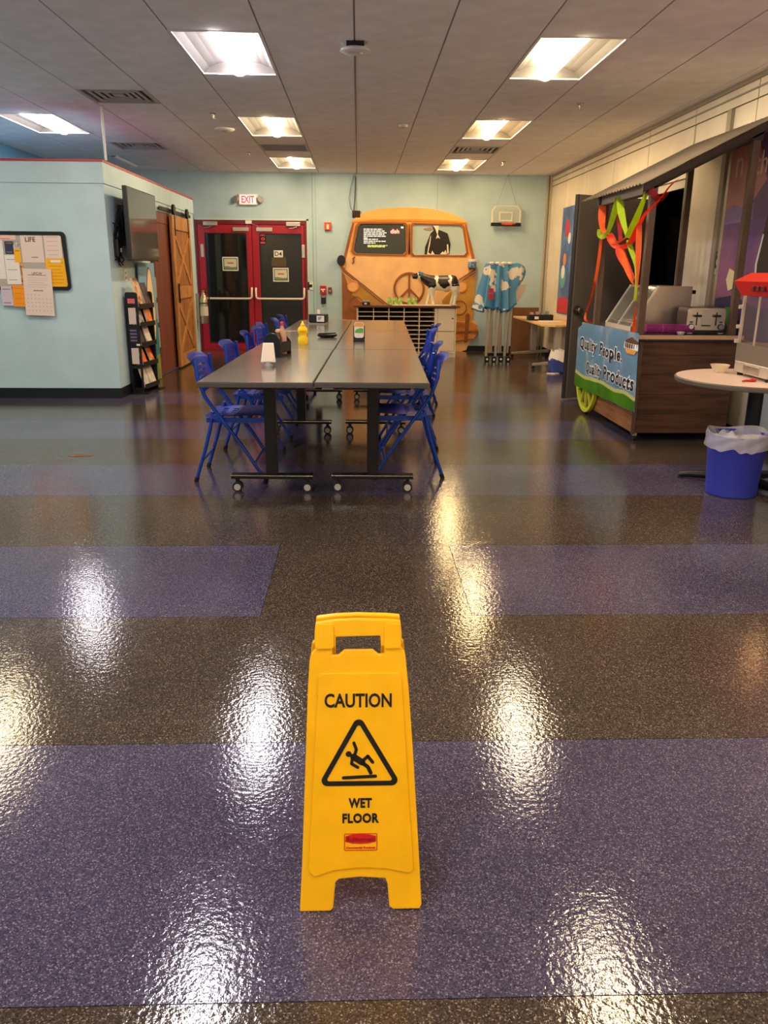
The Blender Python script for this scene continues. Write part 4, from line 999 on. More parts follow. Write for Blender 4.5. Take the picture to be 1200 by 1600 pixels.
text_obj('lettering', 'UFCW', .04, M_ink, t, frame_m((0,-.0021,.41),(1,0,0),(0,0,1)), width=.10, height=.026)
G().box(-.09,.09,-.0021,-.0015,.392,.396).obj('rule', M_ink, t)
text_obj('month_lettering', 'AUGUST', .03, M_ink, t, frame_m((0,-.0021,.245),(1,0,0),(0,0,1)), width=.10, height=.014, offset=.0004)
for r_ in range(5):
    for c in range(7):
        if r_ == 0 and c > 3: continue
        G().box(-.115+.037*c,-.105+.037*c,-.0021,-.0015,.20-.038*r_,.206-.038*r_).obj('date', MATS['paper_grey_print'], t)
for k in range(5): G().box(-.10,.10-.02*(k%3),-.0021,-.0015,.365-.022*k,.369-.022*k).obj('print_line', MATS['faint_print'], t)
paper('red_heading_strip', 'pale strip with red lettering at the top left of the notice board', -3.66,-3.40,1.575,1.645, mat('strip_pink', (236,196,180), .8), 0, .001, 2, mat('red_print', (206,90,70), .8))
paper('navy_flyer', 'small navy flyer on the left part of the notice board', -3.515,-3.43,1.44,1.56, M_pur, 0, .001, 2, M_pgrey)
paper('white_flyer', 'tall white flyer with a pink picture below the navy flyer', -3.53,-3.39,1.15,1.43, M_paper, 0, .002, 3, mat('lilac_print', (170,140,170), .8))
paper('orange_flyer', 'narrow yellow flyer with a brown square beside the LIFE sheet', -3.43,-3.365,1.36,1.49, M_yel, 0, .003, 1, mat('brown_print', (110,70,20), .8))
paper('photo_flyer', 'small blue and tan picture above the narrow yellow flyer', -3.43,-3.365,1.49,1.56, mat('photo_tan', (190,196,196), .7, rgb2=(150,110,80), vscale=30), 0, .003)
paper('tan_flyer', 'tan and brown flyer peeking out left of the calendar', -3.44,-3.355,1.15,1.35, mat('tan_print', (214,160,100), .8, rgb2=(150,90,50), vscale=22), 0, .001, 2)
paper('orange_sheet', 'bright orange sheet hanging below the board left of the calendar', -3.49,-3.34,.93,1.14, mat('paper_orange', (240,150,24), .75), R(2), .016, 4, mat('orange_print', (220,124,20), .8))
paper('lilac_card', 'lilac and dark card hanging below the board at the picture edge', -3.60,-3.49,.94,1.13, mat('lilac_paper', (206,186,200), .8), 0, .014, 2, M_pur)
paper('left_white_sheet', 'white and orange sheet at the left picture edge of the board', -3.70,-3.535,1.2,1.57, M_paper, 0, .001, 3, M_yel)

# ================================================================ television on the partition side and cables
t = thing('television', 'large flat television on a wall arm beside the partition corner', 'television', (-2.30,8.58,1.39))
G().box(-.045,.0,0,1.18,0,.71).obj('housing', M_black, t, bevel=.006)
G().box(.0,.002,.015,1.165,.018,.695).obj('screen', mat('tv_screen', (74,70,66), .08, spec=.6), t)
G().box(-.16,-.045,.42,.78,.2,.5).obj('wall_mount', M_dark, t)
G().box(-.2,-.16,.35,.85,.15,.55).obj('mount_plate', M_dark, t)
G().cyl((.002,1.14,.012),(.004,1.14,.012),.006,8).obj('power_light', M_white, t)
t = thing('cable_bundle', 'tangle of black cables hanging on the partition left of the television', 'cables', (-2.5,8.72,1.5))
rnd = random.Random(5)
for k in range(7):
    y = rnd.uniform(-.05,.06); pts = []
    for i in range(9): pts.append((.03+.02*math.sin(i*1.3+k), y+.07*math.sin(i*.8+k*1.7)*.9, .26-.05*i+.03*math.sin(k+i)))
    G().tube(pts, .007, 6).obj('cable', M_black, t, smooth=50)
G().box(.0,.05,-.05,.06,-.08,.10).obj('power_brick', M_black, t, bevel=.01)
G().tube([(.03,.0,.25),(.05,.05,.4),(.12,.12,.45)], .007, 6).obj('cable', M_black, t, smooth=50)
G().box(.045,.06,.02,.04,-.03,.01).obj('white_plug', M_white, t)
t = thing('wall_outlet', 'white double outlet plate on the partition above the brochure rack', 'outlet', (-2.5,9.02,1.24))
G().box(0,.006,-.05,.05,-.06,.06).obj('plate', M_white, t, bevel=.002)
for z in (-.025,.025): G().box(.006,.008,-.02,.02,z-.014,z+.014).obj('socket', M_grey, t)

# surfboard poster leaning under the television
t = thing('surf_poster', 'tall blue surfboard poster panel standing below the television', 'poster', (-2.47,9.40,0))
G().box(0,.012,0,.72,0.005,1.375).obj('panel', mat('poster_sky_sea', (88,138,160), .5, rgb2=(134,174,190), vscale=2, r2pos=(.4,.65)), t)
G().box(.012,.014,.0,.72,.005,.30).obj('beach', mat('poster_grass', (150,140,70), .6, rgb2=(100,130,70), vscale=8), t)
G().box(.012,.0135,.0,.72,.30,.72).obj('sea', mat('poster_sea', (40,120,136), .5), t)
G().box(.012,.0132,.0,.72,.95,1.375).obj('sky', mat('poster_sky', (120,160,186), .5), t)
ov = [(.44+.16*math.sin(2*PI*i/30)*(1-.25*math.cos(2*PI*i/30)), .88+.43*math.cos(2*PI*i/30)) for i in range(30)]
G().poly([(.44+(u-.44)*1.12, .88+(v-.88)*1.05) for u, v in ov], .002, lambda u, v, w: (.014+w, u, v)).obj('surfboard_edge', mat('board_brown', (70,40,22), .5), t)
G().poly(ov, .002, lambda u, v, w: (.016+w, u, v)).obj('surfboard', mat('board_cream', (232,198,150), .5), t)
t = thing('document_frame', 'narrow dark frame holding grey sheets beside the barn door', 'frame', (-2.495,10.135,.25))
G().box(0,.02,0,.12,0,1.15).obj('frame', mat('dark_wood_trim', (58,36,28), .5), t)
for z in (.12,.42,.72): G().box(.02,.022,.02,.105,z,z+.24).obj('sheet', mat('sheet_grey', (150,150,160), .8), t)

# ================================================================ brochure rack
def rack():
    t = thing('brochure_rack', 'black freestanding brochure rack with magazines beside the partition', 'brochure rack', (-2.475,8.83,0), R(-7))
    W, D_, H_ = .135, .44, 1.07       # width in x, length in y, height
    e = G()
    e.poly([rrect(0,W,.0,H_,.025)]+[rrect(.022,W-.022,z0,z1,.006) for z0, z1 in ((.06,.27),(.30,.50),(.73,.92))], .016, lambda u, v, w: (u, w, v)).obj('end_frame', M_black, t, bevel=.003)
    G().poly([rrect(0,W,.0,H_,.025)], .016, lambda u, v, w: (u, D_-w, v)).obj('end_frame', M_black, t, bevel=.003)
    G().box(.0,.012,.016,D_-.016,.03,H_-.03).obj('back_panel', M_black, t)
    for y0, y1 in ((-.06,.08),(D_-.08,D_+.06)): G().box(.0,W+.06,y0,y1,0,.012).obj('floor_foot', M_black, t)
    for z in (.05,.29,.50,.71,.90):
        s = G().box(.012,W+.02,.016,D_-.016,z,z+.012).obj('shelf', M_black, t)
        G().box(W+.01,W+.02,.016,D_-.016,z+.012,z+.05).obj('shelf_lip', M_black, s)
    # cards fixed to the end
    for z0, z1, m in ((.955,1.005,mat('pink_card', (226,110,120), .7)),(.74,.91,M_pink),(.32,.49,M_pink)):
        G().box(.028,W-.028,-.003,.004,z0,z1).obj('end_card', m, t)
    G().box(.02,W-.02,-.003,-.0005,.55,.70).obj('end_notice', mat('dark_purple_card', (36,30,44), .6), t)
    for i in range(4): G().box(.03,W-.035,-.0045,-.003,.675-.035*i-.008,.675-.035*i+.008).obj('notice_line', mat('notice_lilac', (120,112,150), .7), t)
    G().box(.09,.13,-.0045,-.003,.515,.535).obj('white_tag', M_paper, t)
rack()
MM = [('magazine','tan and black magazine standing at the top left of the brochure rack',(226,170,120),(60,40,34),.915,.30,.06,.26),
 ('magazine','dark magazine standing at the top right of the brochure rack',(34,28,28),(90,60,50),.915,.25,.34,.58),
 ('magazine','grey green magazine on the second tier of the brochure rack',(90,96,88),(190,180,170),.725,.25,.05,.24),
 ('magazine','orange and red magazine on the second tier of the brochure rack',(232,150,70),(214,70,40),.725,.29,.36,.58),
 ('magazine','black brochure on the third tier of the brochure rack',(28,26,30),(70,66,70),.515,.22,.05,.22),
 ('magazine','white brochure on the third tier of the brochure rack',(226,214,198),(206,190,172),.515,.23,.30,.50),
 ('magazine','orange pamphlet on the fourth tier of the brochure rack',(236,130,30),(200,60,30),.305,.20,.07,.24),
 ('magazine','red and yellow pamphlet on the fourth tier of the brochure rack',(214,60,36),(240,180,60),.305,.20,.38,.54),
 ('newspaper','folded white newspaper on the bottom tier, near end of the brochure rack',(224,216,204),(190,184,176),.065,.24,.05,.26),
 ('newspaper','folded cream newspaper on the bottom tier, far end of the brochure rack',(234,220,198),(200,186,166),.065,.22,.31,.55)]
for i, (nm, lab, c1, c2, z, h, ya, yb) in enumerate(MM):
    t = thing(nm, lab, 'magazine', (-2.475+.075*math.cos(R(7))+(ya+yb)*.355*math.sin(R(7)), 8.83-.075*math.sin(R(7))+(ya+yb)*.355*math.cos(R(7)), z), R(-7), 'magazines in the brochure rack')
    w = (yb-ya)*.71/2
    G().hexa([(.05,-w,0),(.062,-w,0),(.062,w,0),(.05,w,0),(-.02,-w,h),(-.008,-w,h),(-.008,w,h),(-.02,w,h)]).obj('pages', M_paper, t)
    cov = mat('cover_%d' % i, c1, .35, rgb2=c2, vscale=12)
    G().hexa([(.0622,-w,.0),(.064,-w,.0),(.064,w,.0),(.0622,w,.0),(-.0078,-w,h),(-.006,-w,h),(-.006,w,h),(-.0078,w,h)]).obj('cover', cov, t)
    G().hexa([(.0035,-w*.8,h*.80),(.0048,-w*.8,h*.80),(.0048,w*.8,h*.80),(.0035,w*.8,h*.80),(-.0035,-w*.8,h*.90),(-.0022,-w*.8,h*.90),(-.0022,w*.8,h*.90),(-.0035,w*.8,h*.90)]).obj('title_band', mat('title_%d' % (i%3), ((180,50,40),(230,220,200),(60,60,70))[i%3], .5), t)

# ================================================================ barn doors
M_barn = mat('barn_door_wood', (150,98,52), .55, var=.22, vscale=6, stretch=(6,6,.5))
M_barn2 = mat('barn_door_brace_wood', (176,122,66), .55, var=.18, vscale=6, stretch=(3,3,1))
M_maho = mat('reddish_inner_door', (112,58,42), .5, var=.15, vscale=5, stretch=(5,5,.5))
def barn():
    # reddish leaf set in the opening
    d = struct(G().box(-2.53,-2.50,10.285,11.395,.01,1.99).obj('door_3', M_maho)); d['label'] = 'reddish brown wooden leaf in the partition opening'
    G().box(-2.50,-2.492,10.30,11.38,1.86,1.985).obj('door_rail', M_maho, d)
    struct(G().box(-2.52,-2.49,10.20,10.28,0,2.02).obj('trim_6', M_maho))
    r_ = thing('barn_door_track', 'black steel track of the sliding barn door', 'door track', (-2.47,10.65,2.04))
    G().box(-.003,.004,0,1.92,-.02,.02).obj('rail', M_black, r_)
    for y in (.1,.7,1.3,1.85): G().cyl((-.03,y,0),(.008,y,0),.014,10).obj('spacer_bolt', M_black, r_)
    t = thing('sliding_barn_door', 'brown wooden sliding barn door with double X bracing', 'door', (-2.455,11.14,.02))
    n = 6; W = 1.14; H_ = 1.96; pw = W/n
    for i in range(n): G().box(-.012,.012,pw*i+.002,pw*(i+1)-.002,0,H_).obj('plank', M_barn, t, bevel=.002)
    f = .11
    for z0, z1 in ((0,f+.05),(H_/2-.08,H_/2+.08),(H_-f-.06,H_)):
        G().box(.012,.030,0,W,z0,z1).obj('rail_board', M_barn2, t, bevel=.002)
    for y0 in (0, W-f): 
        for z0, z1 in ((f+.052,H_/2-.082),(H_/2+.082,H_-f-.062)): G().box(.012,.030,y0,y0+f,z0,z1).obj('stile_board', M_barn2, t, bevel=.002)
    for z0, z1 in ((f+.055,H_/2-.085),(H_/2+.085,H_-f-.065)):
        G().bar((.020,f+.01,z0+.03),(.020,W-f-.01,z1-.03),.07,.016,up=(1,0,0)).obj('x_brace', M_barn2, t)
        G().bar((.017,f+.01,z1-.03),(.017,W-f-.01,z0+.03),.07,.010,up=(1,0,0)).obj('x_brace', M_barn2, t)
    for y in (.14, W-.14):
        h = G().box(.03,.036,y-.022,y+.022,H_-.25,H_+.05).obj('hanger_strap', M_black, t)
        G().cyl((.008,y,H_+.075),(.04,y,H_+.075),.065,20).obj('hanger_wheel', M_black, h, smooth=40)
    G().bar((.05,.07,.85),(.05,.07,1.10),.02,.02).obj('handle', M_black, t)
barn()

# ================================================================ right wall: open grey door, posters
def grey_door():
    hx, hy = 3.09, 9.0; fx, fy = 2.19, 8.50
    d = Vector((fx-hx, fy-hy, 0)); Ld = d.length; ang = math.atan2(d.y, d.x)
    M_gd = mat('grey_metal_door', (112,102,94), .4)
    o = struct(G().box(0,Ld,-.022,.022,.012,2.055).obj('door_4', M_gd, bevel=.002)); o.location = (hx,hy,0); o.rotation_euler = (0,0,ang)
    o['label'] = 'open grey metal door standing out from the right wall'
    G().box(Ld-.006,Ld+.003,-.0225,.0225,.012,2.055).obj('edge_strip', mat('door_edge_dark', (36,33,32), .5), o)
    # camera side is local +y
    for s in (1,-1):
        k = G().lathe([(.05,0),(.05,.008),(.02,.012),(.018,.03),(.032,.042),(.036,.055),(.028,.068),(.01,.07)], n=22)
        bmesh.ops.transform(k.bm, matrix=Matrix.Translation((Ld-.085,s*.022,.93)) @ Matrix.Rotation(-s*R(90),4,'X'), verts=k.bm.verts[:])
        kn = k.obj('door_knob', mat('knob_bronze', (120,108,98), .3, .8), o, smooth=40)
    g = G()
    for a in ((.02,.03,.03,2.04),(Ld-.03,Ld-.02,.03,2.04)): g.box(a[0],a[1],.022,.0235,a[2],a[3])
    g.obj('face_edge', mat('door_face_edge', (132,122,112), .4), o)
    for z in (.2,1.0,1.85): G().box(-.03,.02,-.03,-.022,z-.05,z+.05).obj('hinge', M_steel, o)
grey_door()
t = thing('blue_wall_poster', 'tall blue poster with red and white shapes on the right wall behind the grey door', 'poster', (XR,12.35,.69))
G().box(-.008,0,-.55,.55,0,1.55).obj('sheet', mat('poster_blue', (64,92,150), .5, rgb2=(96,128,176), vscale=3), t)
fp = lambda u, v, w: (-.008-w, u, v)
M_pr = mat('poster_red', (196,44,64), .5); M_pw = mat('poster_white', (230,228,222), .5)
G().poly([(-.5,.02),(.52,.02),(.52,.22),(.2,.26),(-.5,.20)], .001, fp).obj('red_shape', M_pr, t)
G().poly(arc(.2,1.25,.13,0,345,16), .001, fp).obj('red_shape', M_pr, t)
G().poly(arc(.3,.55,.17,0,345,18), .001, fp).obj('white_shape', mat('poster_teal', (90,160,170), .5), t)
G().poly(arc(.3,.62,.10,0,345,18), .001, lambda u, v, w: (-.0092-w, u, v)).obj('white_shape', M_pw, t)
G().poly(arc(.25,.80,.09,0,345,18), .001, fp).obj('orange_shape', mat('poster_orange', (226,130,60), .5), t)
G().poly(arc(.05,1.1,.08,0,345,14), .001, fp).obj('white_shape', M_pw, t)

def cow_poster():
    t = thing('purple_cow_poster', 'large purple poster with a black cow figure on the right wall beside the cart', 'poster', (XR-.02,6.15,.80))
    G().box(-.006,.018,-.95,.95,0,1.54).obj('panel', mat('poster_purple', (96,60,120), .4, rgb2=(150,96,130), vscale=1.5, r2pos=(.4,.62)), t)
    G().box(-.012,.018,.95,1.0,-.02,1.56).box(-.012,.018,-1.0,.95,1.54,1.59).obj('frame', mat('poster_frame', (176,164,146), .4, .3), t)
    fp = lambda d: (lambda u, v, w: (-.006-d-w, u, v))
    G().poly([(.95,.95),(.95,1.5),(.50,1.5),(.3,1.2),(.55,1.0)], .0006, fp(0)).obj('pink_sky', mat('poster_pink', (186,128,124), .5), t)
    G().poly([(.95,1.02),(.8,1.06),(.6,1.0),(.45,1.05),(.45,.92),(.95,.90)], .0006, fp(.001)).obj('lilac_cloud', mat('poster_lilac', (140,112,166), .5), t)
    G().poly([(.95,.0),(.95,.30),(.6,.34),(.2,.25),(-.95,.3),(-.95,0)], .0006, fp(.001)).obj('dark_ground', mat('poster_navy', (60,56,96), .5), t)
    CB = [(-.6,.30),(-.6,.9),(-.45,1.2),(-.1,1.3),(.12,1.12),(.22,.9),(.27,.6),(.24,.35)]
    G().poly(CB, .0008, fp(.002)).obj('cow_body', mat('poster_cow_dark', (50,34,34), .5), t)
    for L in ([(.27,.35),(.30,.58),(.24,.80),(.22,.80),(.27,.58),(.24,.35)], [(.12,.35),(.16,.50),(.10,.42),(.04,.35)], [(-.05,.95),(.03,1.1),(.02,.98),(.08,.90),(-.02,.92)]):
        G().poly(L, .0006, fp(.003)).obj('white_marking', M_pw, t)
    G().poly(arc(-.06,1.12,.11,0,345,18), .0006, fp(.003)).obj('pale_cap', mat('poster_pale_blue', (170,180,196), .5), t)
    G().poly([(.62,.52),(.74,.55),(.78,.46),(.72,.37),(.60,.40)], .0006, fp(.003)).obj('cream_flower', mat('poster_cream', (238,220,170), .5), t)
    G().poly(arc(.62,.20,.11,180,360,12)+[(.73,.24),(.51,.24)], .0006, fp(.003)).obj('green_bowl', mat('poster_green', (90,160,70), .5), t)
    M_pt = mat('poster_lettering', (216,190,170), .5)
    text_obj('lettering', 'n', .16, M_pt, t, frame_m((-.008,.79,1.34),(0,-1,0),(0,0,1)), height=.14)
    text_obj('lettering', 'the', .18, M_pt, t, frame_m((-.010,.35,1.33),(0,-1,0),(0,0,1)), height=.17)
cow_poster()
t = thing('wall_switch', 'small black wall control with white U mark beside the purple poster', 'switch', (XR,7.17,1.41))
G().box(-.010,0,-.055,.055,-.11,.09).obj('plate', mat('switch_plate', (206,198,184), .5), t, bevel=.003)
G().box(-.018,-.010,-.045,.045,-.06,.085).obj('control', M_black, t, bevel=.004)
G().box(-.0185,-.018,-.025,.025,.05,.065).obj('display', M_grey, t)
text_obj('lettering', 'U', .06, M_white, t, frame_m((-.0186,0,-.01),(0,-1,0),(0,0,1)), height=.05, offset=.001)
struct(G().box(XR-.03,XR,7.22,7.30,.0,2.62).obj('trim_7', MATS['trim_taupe']))
struct(G().box(XR-.012,XR,4.2,6.1,.09,.78).obj('wall_lower_panel', mat('grey_blue_panel', (150,158,164), .4)))

# ================================================================ wooden concession cart
def cart():
    X0, X1, Y0, Y1, ZT = 2.205, 2.97, 6.30, 7.86, .845
    M_wd = mat('cart_dark_plank', (80,52,36), .45, var=.25, vscale=5, stretch=(.6,.6,6))
    M_wl = mat('cart_light_plank', (140,92,56), .45, var=.2, vscale=5, stretch=(.6,.6,6))
    M_post = mat('cart_post_wood', (92,72,58), .5, var=.12, vscale=7, stretch=(4,4,.5))
    t = thing('concession_cart', 'wooden concession cart with corrugated canopy roof and lime green wheels', 'cart', (0,0,0))
    # end facing the room: horizontal planks
    zs = [.07,.225,.38,.535,.69,.80]
    for a, b in zip(zs, zs[1:]): G().box(X0+.02,X1,Y0,Y0+.02,a+.001,b-.001).obj('end_plank', M_wd, t, bevel=.0015)
    for a, b in zip(zs, zs[1:]): G().box(X0+.02,X1,Y1-.02,Y1,a+.001,b-.001).obj('end_plank', M_wd, t, bevel=.0015)
    for i, (a, b) in enumerate(zip(zs, zs[1:])): G().box(X0,X0+.02,Y0,Y1,a+.001,b-.001).obj('side_plank', M_wl if i < 2 else M_wd, t, bevel=.0015)
    G().box(X1-.02,X1,Y0+.02,Y1-.02,.07,.80).obj('back_panel', M_wd, t)
    G().box(X0-.012,X0+.02,Y0-.012,Y0,.06,.80).obj('corner_post', M_post, t, bevel=.002)
    G().box(X0+.02,X1-.02,Y0+.02,Y1-.02,.065,.09).obj('bottom_panel', M_wd, t)
    G().box(X0-.03,X1+.03,Y0-.03,Y1+.03,.80,ZT-.012).obj('counter', mat('counter_dark', (58,40,34), .35), t, bevel=.003)
    ed = mat('counter_edge', (196,160,128), .4)
    G().box(X0-.034,X1+.034,Y0-.034,Y0-.02,.815,ZT).box(X0-.034,X0-.02,Y0-.02,Y1+.034,.815,ZT).obj('counter_edge', ed, t)
    G().box(X0-.02,X1+.03,Y0-.02,Y1+.03,ZT-.012,ZT).obj('counter_top', mat('counter_steel', (120,104,96), .25, .5), t)
    for x in (X0+.04,X1-.06):
        for y in (Y0+.05,Y1-.08):
            c = G().box(x-.015,x+.015,y-.015,y+.015,.04,.068).obj('caster', M_steel, t)
            G().cyl((x-.012,y,.023),(x+.012,y,.023),.023,16).obj('caster_wheel', M_rub, c, smooth=40)
    # wheels
    M_lime = mat('lime_green_paint', (196,206,50), .4)
    for yc in (7.60,):
        c = (X0-.006, yc, .36)
        wh = thing('dummy', '', '') if False else None
        ro, ri = .34, .30
        f = lambda u, v, w, c=c: (c[0]-w, c[1]+u, c[2]+v)
        rim = G().poly([arc(0,0,ro,0,354,44), arc(0,0,ri,0,354,44)], .035, f).obj('wheel', M_lime, t, bevel=.004)
        for k in range(12):
            a = PI*k/6
            G().bar((c[0]-.018,c[1]+.04*math.cos(a),c[2]+.04*math.sin(a)),(c[0]-.018,c[1]+ri*math.cos(a),c[2]+ri*math.sin(a)),.02,.022,up=(1,0,0)).obj('spoke', M_lime, rim, bevel=.003)
        G().cyl((c[0]-.04,c[1],c[2]),(c[0]+.004,c[1],c[2]),.05,20).obj('hub', M_lime, rim, smooth=40)
    # posts and roof
    sl = .50
    zr = lambda x: 1.935+sl*(x-2.2)
    for x, y in ((2.21,6.36),(2.21,7.56),(2.94,6.36),(2.94,7.56)):
        G().box(x-.026,x+.026,y-.026,y+.026,ZT,zr(x)).obj('post', M_post, t, bevel=.002)
    for y in (6.36,7.56):
        G().hexa([(2.14,y-.03,zr(2.14)-.03),(3.03,y-.03,zr(3.03)-.03),(3.03,y+.03,zr(3.03)-.03),(2.14,y+.03,zr(2.14)-.03),(2.14,y-.03,zr(2.14)+.045),(3.03,y-.03,zr(3.03)+.045),(3.03,y+.03,zr(3.03)+.045),(2.14,y+.03,zr(2.14)+.045)]).obj('rafter', mat('dark_brown_beam', (52,40,34), .5), t, bevel=.002)
    G().box(2.16,2.235,6.33,7.62,zr(2.2)-.055,zr(2.2)+.02).obj('eave_beam', mat('eave_grey', (112,100,92), .5), t, bevel=.002)
    G().box(2.90,2.98,6.33,7.62,zr(2.94)-.055,zr(2.94)+.02).obj('ridge_beam', MATS['dark_brown_beam'], t, bevel=.002)
    M_roof = mat('corrugated_roof_sheet', (176,164,146), .45, .25)
    def roof(a, b):
        y = 6.28+1.66*a; x = 2.09+1.0*b
        return (x, y, zr(x)+.062+.008*math.sin(2*PI*y/.076))
    G().grid(130, 6, roof, thick=.003).obj('roof_sheet', M_roof, t, smooth=60)
    G().hexa([(2.11,6.30,zr(2.11)-.01),(3.08,6.30,zr(3.08)-.01),(3.08,6.33,zr(3.08)-.01),(2.11,6.33,zr(2.11)-.01),(2.11,6.30,zr(2.11)+.05),(3.08,6.30,zr(3.08)+.05),(3.08,6.33,zr(3.08)+.05),(2.11,6.33,zr(2.11)+.05)]).obj('rake_board', MATS['dark_brown_beam'], t)
    G().box(2.17,2.225,6.98,7.02,zr(2.2)-.04,zr(2.2)+.05).obj('eave_bracket', M_steel, t)
cart()
# banner hung on the cart side
def banner():
    xb = 2.128
    t = thing('quality_banner', 'blue and green banner reading Quality People Quality Products on the cart side', 'banner', (xb,7.86,0))
    U = lambda y: 7.86-y       # distance along the banner
    wav = lambda u, v: .010*math.sin(u*7)*max(0,(v-.35))*1.2+.006*math.sin(u*13+1)
    # corner points (u, z)
    tl, tm, tr_, br, bl = (.02,.80), (.20,.855), (1.70,.868), (1.78,.275), (.04,.245)
    def surf(a, b):
        u = (tl[0]+(tr_[0]-tl[0])*a)*b+(bl[0]+(br[0]-bl[0])*a)*(1-b)
        zt = (.79+.065*min(1,a/.12)) if a < .12 else .855+.012*(a-.12)/.88
        z = zt*b+(bl[1]+(br[1]-bl[1])*a)*(1-b)
        return (-wav(u, z), -u, z)
    G().grid(60, 20, surf, thick=.0015).obj('cloth', mat('banner_sky', (136,182,216), .5, rgb2=(196,216,230), vscale=3.5, r2pos=(.52,.66)), t, smooth=60)
    def P2(d): return lambda u, v, w: (-wav(u, v)-.002-d-w, -u, v)
    def strip(up, lo, d, nm, m):
        n = 60; g = G()
        u0, u1 = up[0][0], up[-1][0]
        def it(L, u):
            for (a, za), (b, zb) in zip(L, L[1:]):
                if a <= u <= b+1e-6:
                    f = (u-a)/(b-a); f = f*f*(3-2*f); return za+(zb-za)*f
            return L[-1][1]
        def f(a, b):
            u = u0+(u1-u0)*a; v = it(lo, u)*(1-b)+it(up, u)*b
            return P2(d)(u, v, 0)
        g.grid(n, 6, f, thick=.0006).obj(nm, m, t, smooth=60)
    hill = [(.035,.400),(.30,.375),(.62,.392),(.95,.405),(1.25,.385),(1.40,.398),(1.52,.41),(1.77,.385)]
    base = [(.042,.246),(1.775,.276)]
    strip([(u, z) for u, z in hill], [(u, z-.035) for u, z in hill], .0004, 'yellow_edge', mat('banner_yellow', (240,238,150), .5))
    strip([(u, z-.03) for u, z in hill], base, .0010, 'green_hill', mat('banner_green', (92,160,30), .5, var=.1, vscale=5))
    M_o = mat('banner_outline_white', (240,240,240), .5)
    def word(s, u0, u1, z, h, d):
        for nm, m, off, dd in (('lettering_outline', M_o, .016, .0012), ('lettering', M_ink, .0065, .0022)):
            o = text_obj(nm, s, .2, m, t, frame_m((0,0,0),(1,0,0),(0,1,0)), width=(u1-u0)+(.016 if off > .01 else 0), height=h+(.016 if off > .01 else 0), offset=off, extrude=.0002, space=1.12)
            for v in o.data.vertices:
                u = (u0+u1)/2+v.co.x; zz = z+v.co.y
                v.co = P2(d+dd)(u, zz, v.co.z)
    word('Quality', .13,.66,.655,.135,.0); word('People.', .74,1.39,.650,.135,.0)
    word('Quality', .39,.86,.455,.125,.0); word('Products', .95,1.71,.480,.115,.0)
    # round emblem at the top right corner
    for L, nm, m, d in (([(1.45,.80),(1.58,.83),(1.72,.80),(1.72,.78),(1.45,.78)],'emblem_top',mat('emblem_brown', (96,60,36), .5),.002),
                        ([(1.43,.785),(1.72,.785),(1.73,.735),(1.42,.735)],'emblem_band',M_o,.002),([(1.45,.732),(1.70,.732),(1.66,.70),(1.50,.70)],'emblem_bottom',mat('emblem_orange', (226,150,50), .5),.002)):
        G().poly(L, .0006, P2(d)).obj(nm, m, t)
    for i in range(6): G().poly(rrect(1.445+.046*i,1.475+.046*i,.742,.778,.004), .0006, P2(.003)).obj('emblem_mark', MATS['emblem_brown'], t)
banner()

# hot food display on the cart
def warmer():
    t = thing('hot_food_display', 'stainless hot food display case with slanted glass front on the cart', 'food warmer', (2.26,6.72,.845))
    L_, D_, H_ = .70, .48, .36      # along y, along x, height
    prof = [(0,0),(D_,0),(D_,H_),(.20,H_),(0,.03)]
    G().poly(prof, .012, lambda u, v, w: (u, w, v)).obj('end_panel', M_steel, t, bevel=.002)
    G().poly(prof, .012, lambda u, v, w: (u, L_-w, v)).obj('end_panel', M_steel, t, bevel=.002)
    G().box(.0,D_,.012,L_-.012,0,.02).obj('floor_pan', M_steel, t)
    G().box(D_-.02,D_,.012,L_-.012,.02,H_).obj('back_panel', M_steel, t)
    G().box(.20,D_-.02,.012,L_-.012,H_-.02,H_).obj('roof_panel', M_steel, t)
    G().hexa([(.004,.014,.032),(.010,.014,.030),(.010,L_-.014,.030),(.004,L_-.014,.032),(.196,.014,H_-.004),(.202,.014,H_-.006),(.202,L_-.014,H_-.006),(.196,L_-.014,H_-.004)]).obj('front_glass', mat('case_glass', (150,150,146), .05, alpha=.13), t)
    for y in (.006,L_/2,L_-.006): G().bar((-.004,y,.03),(.196,y,H_+.002),.014,.008,up=(0,1,0)).obj('glass_frame', mat('case_frame', (214,204,188), .35, .4), t)
    G().box(-.006,.006,0,L_,.0,.035).obj('front_sill', MATS['case_frame'], t)
    for i in range(5): G().cyl((.06+.06*i,.03,.06),(.06+.06*i,L_-.03,.06),.009,8).obj('roller', M_chrome, t, smooth=40)
    G().box(D_,D_+.05,.05,.25,H_-.06,H_-.03).obj('rear_shelf', M_dark, t)
warmer()
t = thing('purple_roll', 'purple rolled tube lying at the front of the cart counter', 'roll', (2.235,6.40,.885))
G().cyl((0,0,0),(.42,.02,0),.038,20).obj('tube', mat('purple_wrap', (120,32,96), .4, var=.15, vscale=20), t, smooth=40)
G().cyl((-.006,0,0),(.03,.0015,0),.040,20).obj('end_cap', mat('pink_end', (176,80,140), .4), t, smooth=40)
G().cyl((.16,.0075,0),(.165,.0078,0),.0388,20).obj('band', MATS['pink_end'], t)
t = thing('four_slot_toaster', 'stainless four-slot toaster at the right end of the cart counter', 'toaster', (2.74,6.38,.845), R(-4))
G().box(-.155,.155,0,.27,.0,.03).obj('base', M_black, t, bevel=.008)
G().poly(rrect(-.15,.15,.03,.205,.03), .24, lambda u, v, w: (u, .262-w, v)).obj('body', mat('toaster_dark_side', (74,56,66), .25, .6), t, bevel=.008)
G().poly(rrect(-.148,.148,.032,.203,.028), .018, lambda u, v, w: (u, .022-w, v)).obj('front_plate', mat('toaster_steel', (200,192,180), .25, .85), t, bevel=.004)
